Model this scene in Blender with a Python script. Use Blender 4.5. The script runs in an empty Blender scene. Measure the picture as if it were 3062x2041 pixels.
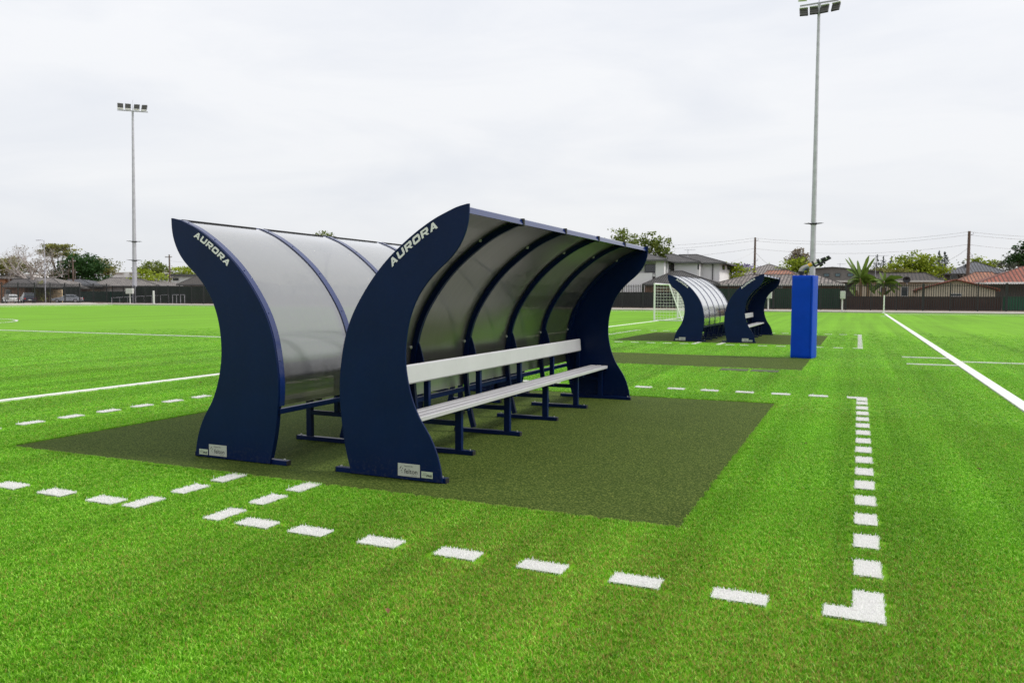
import bpy, math, random
import numpy as np
from mathutils import Vector, Matrix, Euler

R = math.radians
random.seed(7)
RNG = np.random.default_rng(11)
scene = bpy.context.scene
col = scene.collection

# ------------------------------------------------------------------ camera
CAM_H = 1.667
PITCH, ROLL, YAW = 0.0587771, 0.0030581, 0.4150029
cam_data = bpy.data.cameras.new('camera')
cam = bpy.data.objects.new('camera', cam_data)
col.objects.link(cam)
cam_data.sensor_fit = 'HORIZONTAL'
cam_data.sensor_width = 36.0
cam_data.lens = 27.59
cam_data.clip_start = 0.05
cam_data.clip_end = 6000.0
fwd = Vector((-math.sin(YAW) * math.cos(PITCH), math.cos(YAW) * math.cos(PITCH), -math.sin(PITCH)))
rgt = Vector((math.cos(YAW), math.sin(YAW), 0.0))
upv = rgt.cross(fwd)
r2 = rgt * math.cos(ROLL) + upv * math.sin(ROLL)
u2 = -rgt * math.sin(ROLL) + upv * math.cos(ROLL)
m3 = Matrix((r2, u2, -fwd)).transposed()
cam.matrix_world = Matrix.Translation((0, 0, CAM_H)) @ m3.to_4x4()
cam_data.dof.use_dof = True
cam_data.dof.focus_distance = 7.2
cam_data.dof.aperture_fstop = 4.0
scene.camera = cam

# ------------------------------------------------------------------ sky and sun
SUN_EL, SUN_AZ = R(47), R(76)           # azimuth measured from +Y towards +X
world = bpy.data.worlds.new('World')
scene.world = world
world.use_nodes = True
wn, wl = world.node_tree.nodes, world.node_tree.links
wn.clear()
w_out = wn.new('ShaderNodeOutputWorld')
w_bg = wn.new('ShaderNodeBackground')
w_sky = wn.new('ShaderNodeTexSky')
w_sky.sky_type = 'NISHITA'
w_sky.sun_disc = False
w_sky.sun_elevation = SUN_EL
w_sky.sun_rotation = SUN_AZ
w_sky.air_density = 1.0
w_sky.dust_density = 2.0
w_tc = wn.new('ShaderNodeTexCoord')
w_map = wn.new('ShaderNodeMapping')
w_map.inputs['Scale'].default_value = (1.6, 1.6, 7.0)
w_n1 = wn.new('ShaderNodeTexNoise')
w_n1.inputs['Scale'].default_value = 1.5
w_n1.inputs['Detail'].default_value = 7.0
w_n1.inputs['Roughness'].default_value = 0.55
w_n1.inputs['Distortion'].default_value = 0.5
w_ramp = wn.new('ShaderNodeValToRGB')
w_ramp.color_ramp.elements[0].position = 0.32
w_ramp.color_ramp.elements[0].color = (0.490, 0.502, 0.530, 1)
w_ramp.color_ramp.elements[1].position = 0.58
w_ramp.color_ramp.elements[1].color = (0.555, 0.558, 0.568, 1)
w_sc = wn.new('ShaderNodeVectorMath'); w_sc.operation = 'SCALE'
w_sc.inputs['Scale'].default_value = 0.10
w_mix = wn.new('ShaderNodeMix'); w_mix.data_type = 'RGBA'
w_mix.inputs['Factor'].default_value = 0.93
wl.new(w_tc.outputs['Generated'], w_map.inputs['Vector'])
wl.new(w_map.outputs['Vector'], w_n1.inputs['Vector'])
wl.new(w_n1.outputs['Fac'], w_ramp.inputs['Fac'])
wl.new(w_sky.outputs['Color'], w_sc.inputs[0])
wl.new(w_sc.outputs['Vector'], w_mix.inputs[6])
wl.new(w_ramp.outputs['Color'], w_mix.inputs[7])
# cloud cover brightens towards the zenith, as an overcast sky does
w_sep = wn.new('ShaderNodeSeparateXYZ'); wl.new(w_tc.outputs['Generated'], w_sep.inputs[0])
w_cl = wn.new('ShaderNodeClamp'); wl.new(w_sep.outputs['Z'], w_cl.inputs['Value'])
w_gr = wn.new('ShaderNodeMath'); w_gr.operation = 'MULTIPLY_ADD'
w_gr.inputs[1].default_value = 0.35; w_gr.inputs[2].default_value = 1.0
wl.new(w_cl.outputs[0], w_gr.inputs[0])
w_s2 = wn.new('ShaderNodeVectorMath'); w_s2.operation = 'SCALE'
wl.new(w_mix.outputs[2], w_s2.inputs[0]); wl.new(w_gr.outputs[0], w_s2.inputs['Scale'])
wl.new(w_s2.outputs['Vector'], w_bg.inputs['Color'])
w_bg.inputs['Strength'].default_value = 1.0
wl.new(w_bg.outputs['Background'], w_out.inputs['Surface'])

sun_data = bpy.data.lights.new('sun', 'SUN')
sun_data.energy = 1.5
sun_data.angle = R(11)
sun_data.color = (1.0, 0.96, 0.90)
sun = bpy.data.objects.new('sun', sun_data)
col.objects.link(sun)
sdir = Vector((math.sin(SUN_AZ) * math.cos(SUN_EL), math.cos(SUN_AZ) * math.cos(SUN_EL), math.sin(SUN_EL)))
sun.location = sdir * 50
sun.rotation_euler = sdir.to_track_quat('Z', 'Y').to_euler()

scene.view_settings.view_transform = 'Standard'
scene.view_settings.look = 'None'
scene.view_settings.exposure = 0.67
scene.view_settings.gamma = 1.0
scene.view_settings.use_curve_mapping = False
scene.render.engine = 'CYCLES'
scene.cycles.use_denoising = True
scene.cycles.denoiser = 'OPENIMAGEDENOISE'
scene.cycles.denoising_input_passes = 'RGB_ALBEDO_NORMAL'
scene.cycles.denoising_prefilter = 'NONE'
scene.cycles.max_bounces = 8
scene.cycles.transparent_max_bounces = 12
scene.cycles.caustics_reflective = False
scene.cycles.caustics_refractive = False

# ------------------------------------------------------------------ materials
MATS = {}
def mat(name, color, rough=0.6, metal=0.0, spec=0.5, noise=0.0, nscale=5.0, bump=0.0, bscale=60.0, coat=0.0):
    """Principled material; noise varies the colour, bump gives fine relief (object space)."""
    if name in MATS:
        return MATS[name]
    m = bpy.data.materials.new(name)
    m.use_nodes = True
    nt = m.node_tree
    b = nt.nodes['Principled BSDF']
    b.inputs['Base Color'].default_value = (*color, 1)
    b.inputs['Roughness'].default_value = rough
    b.inputs['Metallic'].default_value = metal
    b.inputs['Specular IOR Level'].default_value = spec
    if coat:
        b.inputs['Coat Weight'].default_value = coat
        b.inputs['Coat Roughness'].default_value = 0.08
    tc = nt.nodes.new('ShaderNodeTexCoord')
    if noise:
        n = nt.nodes.new('ShaderNodeTexNoise')
        n.inputs['Scale'].default_value = nscale
        n.inputs['Detail'].default_value = 6
        n.inputs['Roughness'].default_value = 0.65
        nt.links.new(tc.outputs['Object'], n.inputs['Vector'])
        mr = nt.nodes.new('ShaderNodeMapRange')
        mr.inputs['From Min'].default_value = 0.3
        mr.inputs['From Max'].default_value = 0.7
        mr.inputs['To Min'].default_value = 1 - noise
        mr.inputs['To Max'].default_value = 1 + noise
        nt.links.new(n.outputs['Fac'], mr.inputs['Value'])
        vm = nt.nodes.new('ShaderNodeVectorMath'); vm.operation = 'SCALE'
        vm.inputs[0].default_value = color
        nt.links.new(mr.outputs['Result'], vm.inputs['Scale'])
        nt.links.new(vm.outputs['Vector'], b.inputs['Base Color'])
    if bump:
        n2 = nt.nodes.new('ShaderNodeTexNoise')
        n2.inputs['Scale'].default_value = bscale
        n2.inputs['Detail'].default_value = 4
        nt.links.new(tc.outputs['Object'], n2.inputs['Vector'])
        bp = nt.nodes.new('ShaderNodeBump')
        bp.inputs['Strength'].default_value = bump
        bp.inputs['Distance'].default_value = 0.02
        nt.links.new(n2.outputs['Fac'], bp.inputs['Height'])
        nt.links.new(bp.outputs['Normal'], b.inputs['Normal'])
    MATS[name] = m
    return m

def nd(nt, t, **kw):
    n = nt.nodes.new(t)
    for k, v in kw.items():
        setattr(n, k, v)
    return n

def turf_ground_material():
    m = bpy.data.materials.new('turf_ground')
    m.use_nodes = True
    nt = m.node_tree; L = nt.links
    b = nt.nodes['Principled BSDF']
    b.inputs['Roughness'].default_value = 0.75
    b.inputs['Specular IOR Level'].default_value = 0.12
    b.inputs['Sheen Weight'].default_value = 0.0
    geo = nd(nt, 'ShaderNodeNewGeometry')
    # fine blade speckle
    n1 = nd(nt, 'ShaderNodeTexNoise'); n1.inputs['Scale'].default_value = 38; n1.inputs['Detail'].default_value = 8; n1.inputs['Roughness'].default_value = 0.75
    # large patches of wear
    n2 = nd(nt, 'ShaderNodeTexNoise'); n2.inputs['Scale'].default_value = 0.22; n2.inputs['Detail'].default_value = 5
    # brushed streaks running along the pitch
    mp = nd(nt, 'ShaderNodeMapping'); mp.inputs['Scale'].default_value = (1.7, 0.035, 1)
    n3 = nd(nt, 'ShaderNodeTexNoise'); n3.inputs['Scale'].default_value = 1.0; n3.inputs['Detail'].default_value = 5; n3.inputs['Roughness'].default_value = 0.6
    L.new(geo.outputs['Position'], n1.inputs['Vector'])
    L.new(geo.outputs['Position'], n2.inputs['Vector'])
    L.new(geo.outputs['Position'], mp.inputs['Vector'])
    L.new(mp.outputs['Vector'], n3.inputs['Vector'])
    r1 = nd(nt, 'ShaderNodeValToRGB')
    r1.color_ramp.elements[0].position = 0.34; r1.color_ramp.elements[0].color = (0.105, 0.262, 0.006, 1)
    r1.color_ramp.elements[1].position = 0.66; r1.color_ramp.elements[1].color = (0.182, 0.405, 0.016, 1)
    L.new(n1.outputs['Fac'], r1.inputs['Fac'])
    a = nd(nt, 'ShaderNodeMath', operation='MULTIPLY_ADD'); a.inputs[1].default_value = 0.9; a.inputs[2].default_value = 0.52
    L.new(n3.outputs['Fac'], a.inputs[0])
    a2 = nd(nt, 'ShaderNodeMath', operation='MULTIPLY_ADD'); a2.inputs[1].default_value = 0.35; a2.inputs[2].default_value = 0.83
    L.new(n2.outputs['Fac'], a2.inputs[0])
    a3 = nd(nt, 'ShaderNodeMath', operation='MULTIPLY'); L.new(a.outputs[0], a3.inputs[0]); L.new(a2.outputs[0], a3.inputs[1])
    vm = nd(nt, 'ShaderNodeVectorMath', operation='SCALE')
    L.new(r1.outputs['Color'], vm.inputs[0]); L.new(a3.outputs[0], vm.inputs['Scale'])
    L.new(vm.outputs['Vector'], b.inputs['Base Color'])
    bp = nd(nt, 'ShaderNodeBump'); bp.inputs['Strength'].default_value = 0.5; bp.inputs['Distance'].default_value = 0.02
    L.new(n1.outputs['Fac'], bp.inputs['Height']); L.new(bp.outputs['Normal'], b.inputs['Normal'])
    return m

def blade_material(name, white=False):
    m = bpy.data.materials.new(name)
    m.use_nodes = True
    nt = m.node_tree; L = nt.links
    nt.nodes.clear()
    out = nd(nt, 'ShaderNodeOutputMaterial')
    at = nd(nt, 'ShaderNodeAttribute', attribute_name='tone')
    sep = nd(nt, 'ShaderNodeSeparateColor')
    L.new(at.outputs['Color'], sep.inputs['Color'])
    rp = nd(nt, 'ShaderNodeValToRGB')
    if white:
        e = rp.color_ramp.elements
        e[0].color = (0.82, 0.81, 0.80, 1); e[1].color = (0.90, 0.89, 0.88, 1)
        L.new(sep.outputs['Red'], rp.inputs['Fac'])
        colr = rp.outputs['Color']
    else:
        e = rp.color_ramp.elements
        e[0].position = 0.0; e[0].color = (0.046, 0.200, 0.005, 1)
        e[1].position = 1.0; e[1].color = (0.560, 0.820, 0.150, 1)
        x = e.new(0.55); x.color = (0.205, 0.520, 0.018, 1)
        L.new(sep.outputs['Red'], rp.inputs['Fac'])
        # straw thatch blades, in worn patches
        geo = nd(nt, 'ShaderNodeNewGeometry')
        n2 = nd(nt, 'ShaderNodeTexNoise'); n2.inputs['Scale'].default_value = 0.55; n2.inputs['Detail'].default_value = 4
        L.new(geo.outputs['Position'], n2.inputs['Vector'])
        mr = nd(nt, 'ShaderNodeMapRange'); mr.inputs['From Min'].default_value = 0.38; mr.inputs['From Max'].default_value = 0.66
        mr.inputs['To Min'].default_value = 1.0; mr.inputs['To Max'].default_value = 0.90
        L.new(n2.outputs['Fac'], mr.inputs['Value'])
        gt = nd(nt, 'ShaderNodeMath', operation='GREATER_THAN')
        # a scuffed, drier stretch of turf in front of the matting
        vs_ = nd(nt, 'ShaderNodeVectorMath', operation='SUBTRACT'); vs_.inputs[1].default_value = (-0.9, 4.0, 0.0)
        vm_ = nd(nt, 'ShaderNodeVectorMath', operation='MULTIPLY'); vm_.inputs[1].default_value = (0.36, 0.62, 0.0)
        vl_ = nd(nt, 'ShaderNodeVectorMath', operation='LENGTH')
        L.new(geo.outputs['Position'], vs_.inputs[0]); L.new(vs_.outputs[0], vm_.inputs[0]); L.new(vm_.outputs[0], vl_.inputs[0])
        wr_ = nd(nt, 'ShaderNodeMapRange'); wr_.inputs['From Min'].default_value = 0.2; wr_.inputs['From Max'].default_value = 1.5
        wr_.inputs['To Min'].default_value = 0.30; wr_.inputs['To Max'].default_value = 0.0
        L.new(vl_.outputs['Value'], wr_.inputs['Value'])
        sb_ = nd(nt, 'ShaderNodeMath', operation='SUBTRACT')
        L.new(mr.outputs['Result'], sb_.inputs[0]); L.new(wr_.outputs['Result'], sb_.inputs[1])
        L.new(sep.outputs['Green'], gt.inputs[0]); L.new(sb_.outputs[0], gt.inputs[1])
        mx = nd(nt, 'ShaderNodeMix', data_type='RGBA')
        L.new(gt.outputs[0], mx.inputs['Factor'])
        L.new(rp.outputs['Color'], mx.inputs[6])
        mx.inputs[7].default_value = (0.40, 0.335, 0.085, 1)
        # broad tone drift over the pitch
        n4 = nd(nt, 'ShaderNodeTexNoise'); n4.inputs['Scale'].default_value = 0.35; n4.inputs['Detail'].default_value = 3
        L.new(geo.outputs['Position'], n4.inputs['Vector'])
        ma0 = nd(nt, 'ShaderNodeMath', operation='MULTIPLY_ADD'); ma0.inputs[1].default_value = 0.6; ma0.inputs[2].default_value = 0.7
        L.new(n4.outputs['Fac'], ma0.inputs[0])
        mp3 = nd(nt, 'ShaderNodeMapping'); mp3.inputs['Scale'].default_value = (1.7, 0.035, 1)
        n5 = nd(nt, 'ShaderNodeTexNoise'); n5.inputs['Scale'].default_value = 1.0; n5.inputs['Detail'].default_value = 5; n5.inputs['Roughness'].default_value = 0.6
        L.new(geo.outputs['Position'], mp3.inputs['Vector']); L.new(mp3.outputs['Vector'], n5.inputs['Vector'])
        ma1 = nd(nt, 'ShaderNodeMath', operation='MULTIPLY_ADD'); ma1.inputs[1].default_value = 1.3; ma1.inputs[2].default_value = 0.36
        L.new(n5.outputs['Fac'], ma1.inputs[0])
        ma = nd(nt, 'ShaderNodeMath', operation='MULTIPLY'); L.new(ma0.outputs[0], ma.inputs[0]); L.new(ma1.outputs[0], ma.inputs[1])
        vm = nd(nt, 'ShaderNodeVectorMath', operation='SCALE')
        L.new(mx.outputs[2], vm.inputs[0]); L.new(ma.outputs[0], vm.inputs['Scale'])
        colr = vm.outputs['Vector']
    pb = nd(nt, 'ShaderNodeBsdfPrincipled')
    pb.inputs['Roughness'].default_value = 0.36
    pb.inputs['Specular IOR Level'].default_value = 0.22
    L.new(colr, pb.inputs['Base Color'])
    tr = nd(nt, 'ShaderNodeBsdfTranslucent')
    L.new(colr, tr.inputs['Color'])
    ms = nd(nt, 'ShaderNodeMixShader'); ms.inputs['Fac'].default_value = 0.35
    L.new(pb.outputs[0], ms.inputs[1]); L.new(tr.outputs[0], ms.inputs[2])
    L.new(ms.outputs[0], out.inputs['Surface'])
    return m

def mat_carpet():
    m = bpy.data.materials.new('carpet_mat')
    m.use_nodes = True
    nt = m.node_tree; L = nt.links
    b = nt.nodes['Principled BSDF']
    b.inputs['Roughness'].default_value = 0.85
    b.inputs['Specular IOR Level'].default_value = 0.08
    geo = nd(nt, 'ShaderNodeNewGeometry')
    n1 = nd(nt, 'ShaderNodeTexNoise'); n1.inputs['Scale'].default_value = 60; n1.inputs['Detail'].default_value = 6; n1.inputs['Roughness'].default_value = 0.8
    n2 = nd(nt, 'ShaderNodeTexNoise'); n2.inputs['Scale'].default_value = 1.2; n2.inputs['Detail'].default_value = 4
    L.new(geo.outputs['Position'], n1.inputs['Vector']); L.new(geo.outputs['Position'], n2.inputs['Vector'])
    rp = nd(nt, 'ShaderNodeValToRGB'); e = rp.color_ramp.elements
    e[0].position = 0.41; e[0].color = (0.020, 0.040, 0.003, 1)
    e[1].position = 0.67; e[1].color = (0.225, 0.255, 0.055, 1)
    x = e.new(0.53); x.color = (0.062, 0.096, 0.019, 1)
    L.new(n1.outputs['Fac'], rp.inputs['Fac'])
    ma = nd(nt, 'ShaderNodeMath', operation='MULTIPLY_ADD'); ma.inputs[1].default_value = 0.3; ma.inputs[2].default_value = 0.85
    L.new(n2.outputs['Fac'], ma.inputs[0])
    vm = nd(nt, 'ShaderNodeVectorMath', operation='SCALE')
    L.new(rp.outputs['Color'], vm.inputs[0]); L.new(ma.outputs[0], vm.inputs['Scale'])
    L.new(vm.outputs['Vector'], b.inputs['Base Color'])
    bp = nd(nt, 'ShaderNodeBump'); bp.inputs['Strength'].default_value = 0.7; bp.inputs['Distance'].default_value = 0.012
    L.new(n1.outputs['Fac'], bp.inputs['Height']); L.new(bp.outputs['Normal'], b.inputs['Normal'])
    return m

def sheet_material(name, gloss0, gloss1, rough, dcol):
    """Grey-tinted twin-wall polycarbonate: part clear, part milky, glossy skin with fine flutes."""
    m = bpy.data.materials.new(name)
    m.use_nodes = True
    nt = m.node_tree; L = nt.links
    nt.nodes.clear()
    out = nd(nt, 'ShaderNodeOutputMaterial')
    uv = nd(nt, 'ShaderNodeUVMap')
    wv = nd(nt, 'ShaderNodeTexWave', wave_type='BANDS', bands_direction='X')
    wv.inputs['Scale'].default_value = 24.0
    wv.inputs['Distortion'].default_value = 0.15
    L.new(uv.outputs['UV'], wv.inputs['Vector'])
    nz = nd(nt, 'ShaderNodeTexNoise'); nz.inputs['Scale'].default_value = 1.6; nz.inputs['Detail'].default_value = 3
    L.new(uv.outputs['UV'], nz.inputs['Vector'])
    ad = nd(nt, 'ShaderNodeMath', operation='MULTIPLY_ADD'); ad.inputs[1].default_value = 4.0
    L.new(nz.outputs['Fac'], ad.inputs[0]); L.new(wv.outputs['Fac'], ad.inputs[2])
    bp = nd(nt, 'ShaderNodeBump'); bp.inputs['Strength'].default_value = 0.06; bp.inputs['Distance'].default_value = 0.006
    L.new(ad.outputs[0], bp.inputs['Height'])
    tp = nd(nt, 'ShaderNodeBsdfTransparent'); tp.inputs['Color'].default_value = (0.44, 0.428, 0.385, 1)
    rf = nd(nt, 'ShaderNodeBsdfRefraction'); rf.inputs['Color'].default_value = (0.44, 0.428, 0.385, 1); rf.inputs['IOR'].default_value = 1.001; rf.inputs['Roughness'].default_value = 0.30
    tl = nd(nt, 'ShaderNodeBsdfTranslucent'); tl.inputs['Color'].default_value = (0.46, 0.455, 0.42, 1)
    df = nd(nt, 'ShaderNodeBsdfDiffuse'); df.inputs['Color'].default_value = (*dcol, 1)
    m1 = nd(nt, 'ShaderNodeMixShader'); m1.inputs['Fac'].default_value = 0.5
    L.new(tl.outputs[0], m1.inputs[1]); L.new(df.outputs[0], m1.inputs[2])
    m0 = nd(nt, 'ShaderNodeMixShader'); m0.inputs['Fac'].default_value = 1.0
    L.new(tp.outputs[0], m0.inputs[1]); L.new(rf.outputs[0], m0.inputs[2])
    m2 = nd(nt, 'ShaderNodeMixShader')
    fl = nd(nt, 'ShaderNodeMath', operation='MULTIPLY_ADD'); fl.inputs[1].default_value = 0.22; fl.inputs[2].default_value = 0.68     # webs of the twin wall are milkier
    L.new(wv.outputs['Fac'], fl.inputs[0])
    mps = nd(nt, 'ShaderNodeMapping'); mps.inputs['Scale'].default_value = (15.0, 0.55, 1.0)
    nst = nd(nt, 'ShaderNodeTexNoise'); nst.inputs['Scale'].default_value = 1.0; nst.inputs['Detail'].default_value = 6; nst.inputs['Roughness'].default_value = 0.7
    L.new(uv.outputs['UV'], mps.inputs['Vector']); L.new(mps.outputs['Vector'], nst.inputs['Vector'])      # rain-washed streaks down the sheet
    st_ = nd(nt, 'ShaderNodeMath', operation='MULTIPLY_ADD', use_clamp=True); st_.inputs[1].default_value = -0.9
    sa_ = nd(nt, 'ShaderNodeMath', operation='ADD'); sa_.inputs[1].default_value = 0.45
    L.new(fl.outputs[0], sa_.inputs[0]); L.new(nst.outputs['Fac'], st_.inputs[0]); L.new(sa_.outputs[0], st_.inputs[2])
    L.new(st_.outputs[0], m2.inputs['Fac'])
    L.new(m1.outputs[0], m2.inputs[1]); L.new(m0.outputs[0], m2.inputs[2])
    gl = nd(nt, 'ShaderNodeBsdfGlossy'); gl.inputs['Roughness'].default_value = rough; gl.inputs['Color'].default_value = (0.95, 0.95, 0.95, 1)
    L.new(bp.outputs['Normal'], gl.inputs['Normal']); L.new(bp.outputs['Normal'], df.inputs['Normal'])
    fr = nd(nt, 'ShaderNodeFresnel'); fr.inputs['IOR'].default_value = 1.5
    f2 = nd(nt, 'ShaderNodeMath', operation='MULTIPLY_ADD', use_clamp=True); f2.inputs[1].default_value = gloss1; f2.inputs[2].default_value = gloss0
    L.new(fr.outputs[0], f2.inputs[0])      # several skins of the twin wall reflect together
    m3_ = nd(nt, 'ShaderNodeMixShader')
    L.new(f2.outputs[0], m3_.inputs['Fac']); L.new(m2.outputs[0], m3_.inputs[1]); L.new(gl.outputs[0], m3_.inputs[2])
    L.new(m3_.outputs[0], out.inputs['Surface'])
    return m

def roof_material(name, color, var=0.25, course=0.34, width=0.30):
    """Tiles in courses: UV in metres, u along the eave, v up the slope."""
    m = bpy.data.materials.new(name)
    m.use_nodes = True
    nt = m.node_tree; L = nt.links
    b = nt.nodes['Principled BSDF']
    b.inputs['Roughness'].default_value = 0.7
    uv = nd(nt, 'ShaderNodeUVMap')
    br = nd(nt, 'ShaderNodeTexBrick')
    br.offset = 0.0
    br.inputs['Scale'].default_value = 1.0
    br.inputs['Brick Width'].default_value = width
    br.inputs['Row Height'].default_value = course
    br.inputs['Mortar Size'].default_value = 0.10
    br.inputs['Mortar Smooth'].default_value = 0.4
    br.inputs['Bias'].default_value = 0.0
    br.inputs['Color1'].default_value = (*[c * (1 + var) for c in color], 1)
    br.inputs['Color2'].default_value = (*[c * (1 - var) for c in color], 1)
    br.inputs['Mortar'].default_value = (*[c * 0.22 for c in color], 1)
    L.new(uv.outputs['UV'], br.inputs['Vector'])
    nz = nd(nt, 'ShaderNodeTexNoise'); nz.inputs['Scale'].default_value = 0.8; nz.inputs['Detail'].default_value = 5
    L.new(uv.outputs['UV'], nz.inputs['Vector'])
    ma = nd(nt, 'ShaderNodeMath', operation='MULTIPLY_ADD'); ma.inputs[1].default_value = 0.6; ma.inputs[2].default_value = 0.7
    L.new(nz.outputs['Fac'], ma.inputs[0])
    vm = nd(nt, 'ShaderNodeVectorMath', operation='SCALE')
    L.new(br.outputs['Color'], vm.inputs[0]); L.new(ma.outputs[0], vm.inputs['Scale'])
    L.new(vm.outputs['Vector'], b.inputs['Base Color'])
    bp = nd(nt, 'ShaderNodeBump'); bp.inputs['Strength'].default_value = 0.8; bp.inputs['Distance'].default_value = 0.05
    iv = nd(nt, 'ShaderNodeMath', operation='SUBTRACT'); iv.inputs[0].default_value = 1.0
    L.new(br.outputs['Fac'], iv.inputs[1]); L.new(iv.outputs[0], bp.inputs['Height'])
    L.new(bp.outputs['Normal'], b.inputs['Normal'])
    return m

def leaf_material(name, dark, light):
    m = bpy.data.materials.new(name)
    m.use_nodes = True
    nt = m.node_tree; L = nt.links
    nt.nodes.clear()
    out = nd(nt, 'ShaderNodeOutputMaterial')
    at = nd(nt, 'ShaderNodeAttribute', attribute_name='tone')
    sep = nd(nt, 'ShaderNodeSeparateColor'); L.new(at.outputs['Color'], sep.inputs['Color'])
    rp = nd(nt, 'ShaderNodeValToRGB'); e = rp.color_ramp.elements
    e[0].color = (*dark, 1); e[1].color = (*light, 1)
    L.new(sep.outputs['Red'], rp.inputs['Fac'])
    pb = nd(nt, 'ShaderNodeBsdfPrincipled'); pb.inputs['Roughness'].default_value = 0.55; pb.inputs['Specular IOR Level'].default_value = 0.3
    L.new(rp.outputs['Color'], pb.inputs['Base Color'])
    tr = nd(nt, 'ShaderNodeBsdfTranslucent'); L.new(rp.outputs['Color'], tr.inputs['Color'])
    ms = nd(nt, 'ShaderNodeMixShader'); ms.inputs['Fac'].default_value = 0.3
    L.new(pb.outputs[0], ms.inputs[1]); L.new(tr.outputs[0], ms.inputs[2]); L.new(ms.outputs[0], out.inputs['Surface'])
    return m

M_NAVY = mat('navy_powder_coat', (0.0008, 0.0098, 0.058), rough=0.36, spec=0.2, noise=0.12, nscale=3, bump=0.03, bscale=180)
def panel_material():
    m = mat('navy_panel', (0.0006, 0.0098, 0.055), rough=0.33, spec=0.16, noise=0.15, nscale=2, bump=0.05, bscale=220)
    nt = m.node_tree; L = nt.links; b = nt.nodes['Principled BSDF']
    src = b.inputs['Base Color'].links[0].from_socket
    tc = nd(nt, 'ShaderNodeTexCoord'); sp = nd(nt, 'ShaderNodeSeparateXYZ'); L.new(tc.outputs['Object'], sp.inputs[0])
    n1 = nd(nt, 'ShaderNodeTexNoise'); n1.inputs['Scale'].default_value = 26; n1.inputs['Detail'].default_value = 7; n1.inputs['Roughness'].default_value = 0.75
    L.new(tc.outputs['Object'], n1.inputs['Vector'])
    r1 = nd(nt, 'ShaderNodeMapRange'); r1.inputs['From Min'].default_value = 0.0; r1.inputs['From Max'].default_value = 0.22; r1.inputs['To Min'].default_value = 0.5; r1.inputs['To Max'].default_value = 0.05
    L.new(sp.outputs['Z'], r1.inputs['Value'])
    r2 = nd(nt, 'ShaderNodeMapRange'); r2.inputs['From Min'].default_value = 0.50; r2.inputs['From Max'].default_value = 0.75
    L.new(n1.outputs['Fac'], r2.inputs['Value'])
    mu = nd(nt, 'ShaderNodeMath', operation='MULTIPLY'); L.new(r1.outputs[0], mu.inputs[0]); L.new(r2.outputs[0], mu.inputs[1])
    mx = nd(nt, 'ShaderNodeMix', data_type='RGBA'); L.new(mu.outputs[0], mx.inputs['Factor']); L.new(src, mx.inputs[6])
    mx.inputs[7].default_value = (0.10, 0.095, 0.07, 1)      # dried splash and dust low on the panels
    L.new(mx.outputs[2], b.inputs['Base Color'])
    rr = nd(nt, 'ShaderNodeMapRange'); rr.inputs['To Min'].default_value = 0.28; rr.inputs['To Max'].default_value = 0.46
    n3 = nd(nt, 'ShaderNodeTexNoise'); n3.inputs['Scale'].default_value = 3.0; n3.inputs['Detail'].default_value = 6; L.new(tc.outputs['Object'], n3.inputs['Vector'])
    L.new(n3.outputs['Fac'], rr.inputs['Value']); L.new(rr.outputs[0], b.inputs['Roughness'])
    return m
M_PANEL = panel_material()
M_STRIP = mat('navy_gloss_coat', (0.004, 0.018, 0.105), rough=0.16, spec=0.85, noise=0.08, nscale=3)
M_ALU = mat('anodised_aluminium', (0.65, 0.64, 0.67), rough=0.34, metal=0.35, noise=0.05, nscale=2.5)
M_GALV = mat('galvanised_steel', (0.47, 0.465, 0.515), rough=0.5, metal=0.3, noise=0.16, nscale=2.0)
M_BLACK = mat('black_plastic', (0.012, 0.012, 0.014), rough=0.5)
M_BOLT = mat('zinc_bolt', (0.55, 0.55, 0.53), rough=0.35, metal=0.8)
M_LETTER = mat('white_lettering', (0.78, 0.72, 0.78), rough=0.5)
M_PLATE = mat('brushed_plate', (0.50, 0.51, 0.46), rough=0.45, metal=0.2, noise=0.06, nscale=20)
M_INK = mat('dark_ink', (0.02, 0.022, 0.02), rough=0.6)
M_PAD = mat('blue_vinyl', (0.001, 0.050, 0.46), rough=0.42, spec=0.12, noise=0.10, nscale=2.5, bump=0.25, bscale=6)
M_WHITE = mat('white_paint', (0.78, 0.78, 0.77), rough=0.45)
M_NET = mat('white_net', (0.72, 0.72, 0.70), rough=0.8)
M_CONC = mat('concrete', (0.42, 0.39, 0.35), rough=0.9, noise=0.2, nscale=0.6)
M_SOIL = mat('mulch_soil', (0.115, 0.070, 0.045), rough=0.95, noise=0.4, nscale=1.5)
M_FENCE = mat('black_fence_steel', (0.010, 0.011, 0.012), rough=0.5)
M_TURF = turf_ground_material()
M_BLADE = blade_material('grass_blade')
M_WBLADE = blade_material('white_blade', True)
M_LINE = mat('white_line_turf', (0.74, 0.73, 0.71), rough=0.85, noise=0.08, nscale=30, bump=0.6, bscale=90)
M_CARPET = mat_carpet()
M_SHEET = sheet_material('polycarbonate', 0.22, 1.7, 0.10, (0.24, 0.24, 0.24))
M_SHEET_IN = sheet_material('polycarbonate_inner', 0.0, 0.28, 0.22, (0.20, 0.195, 0.18))

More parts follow.
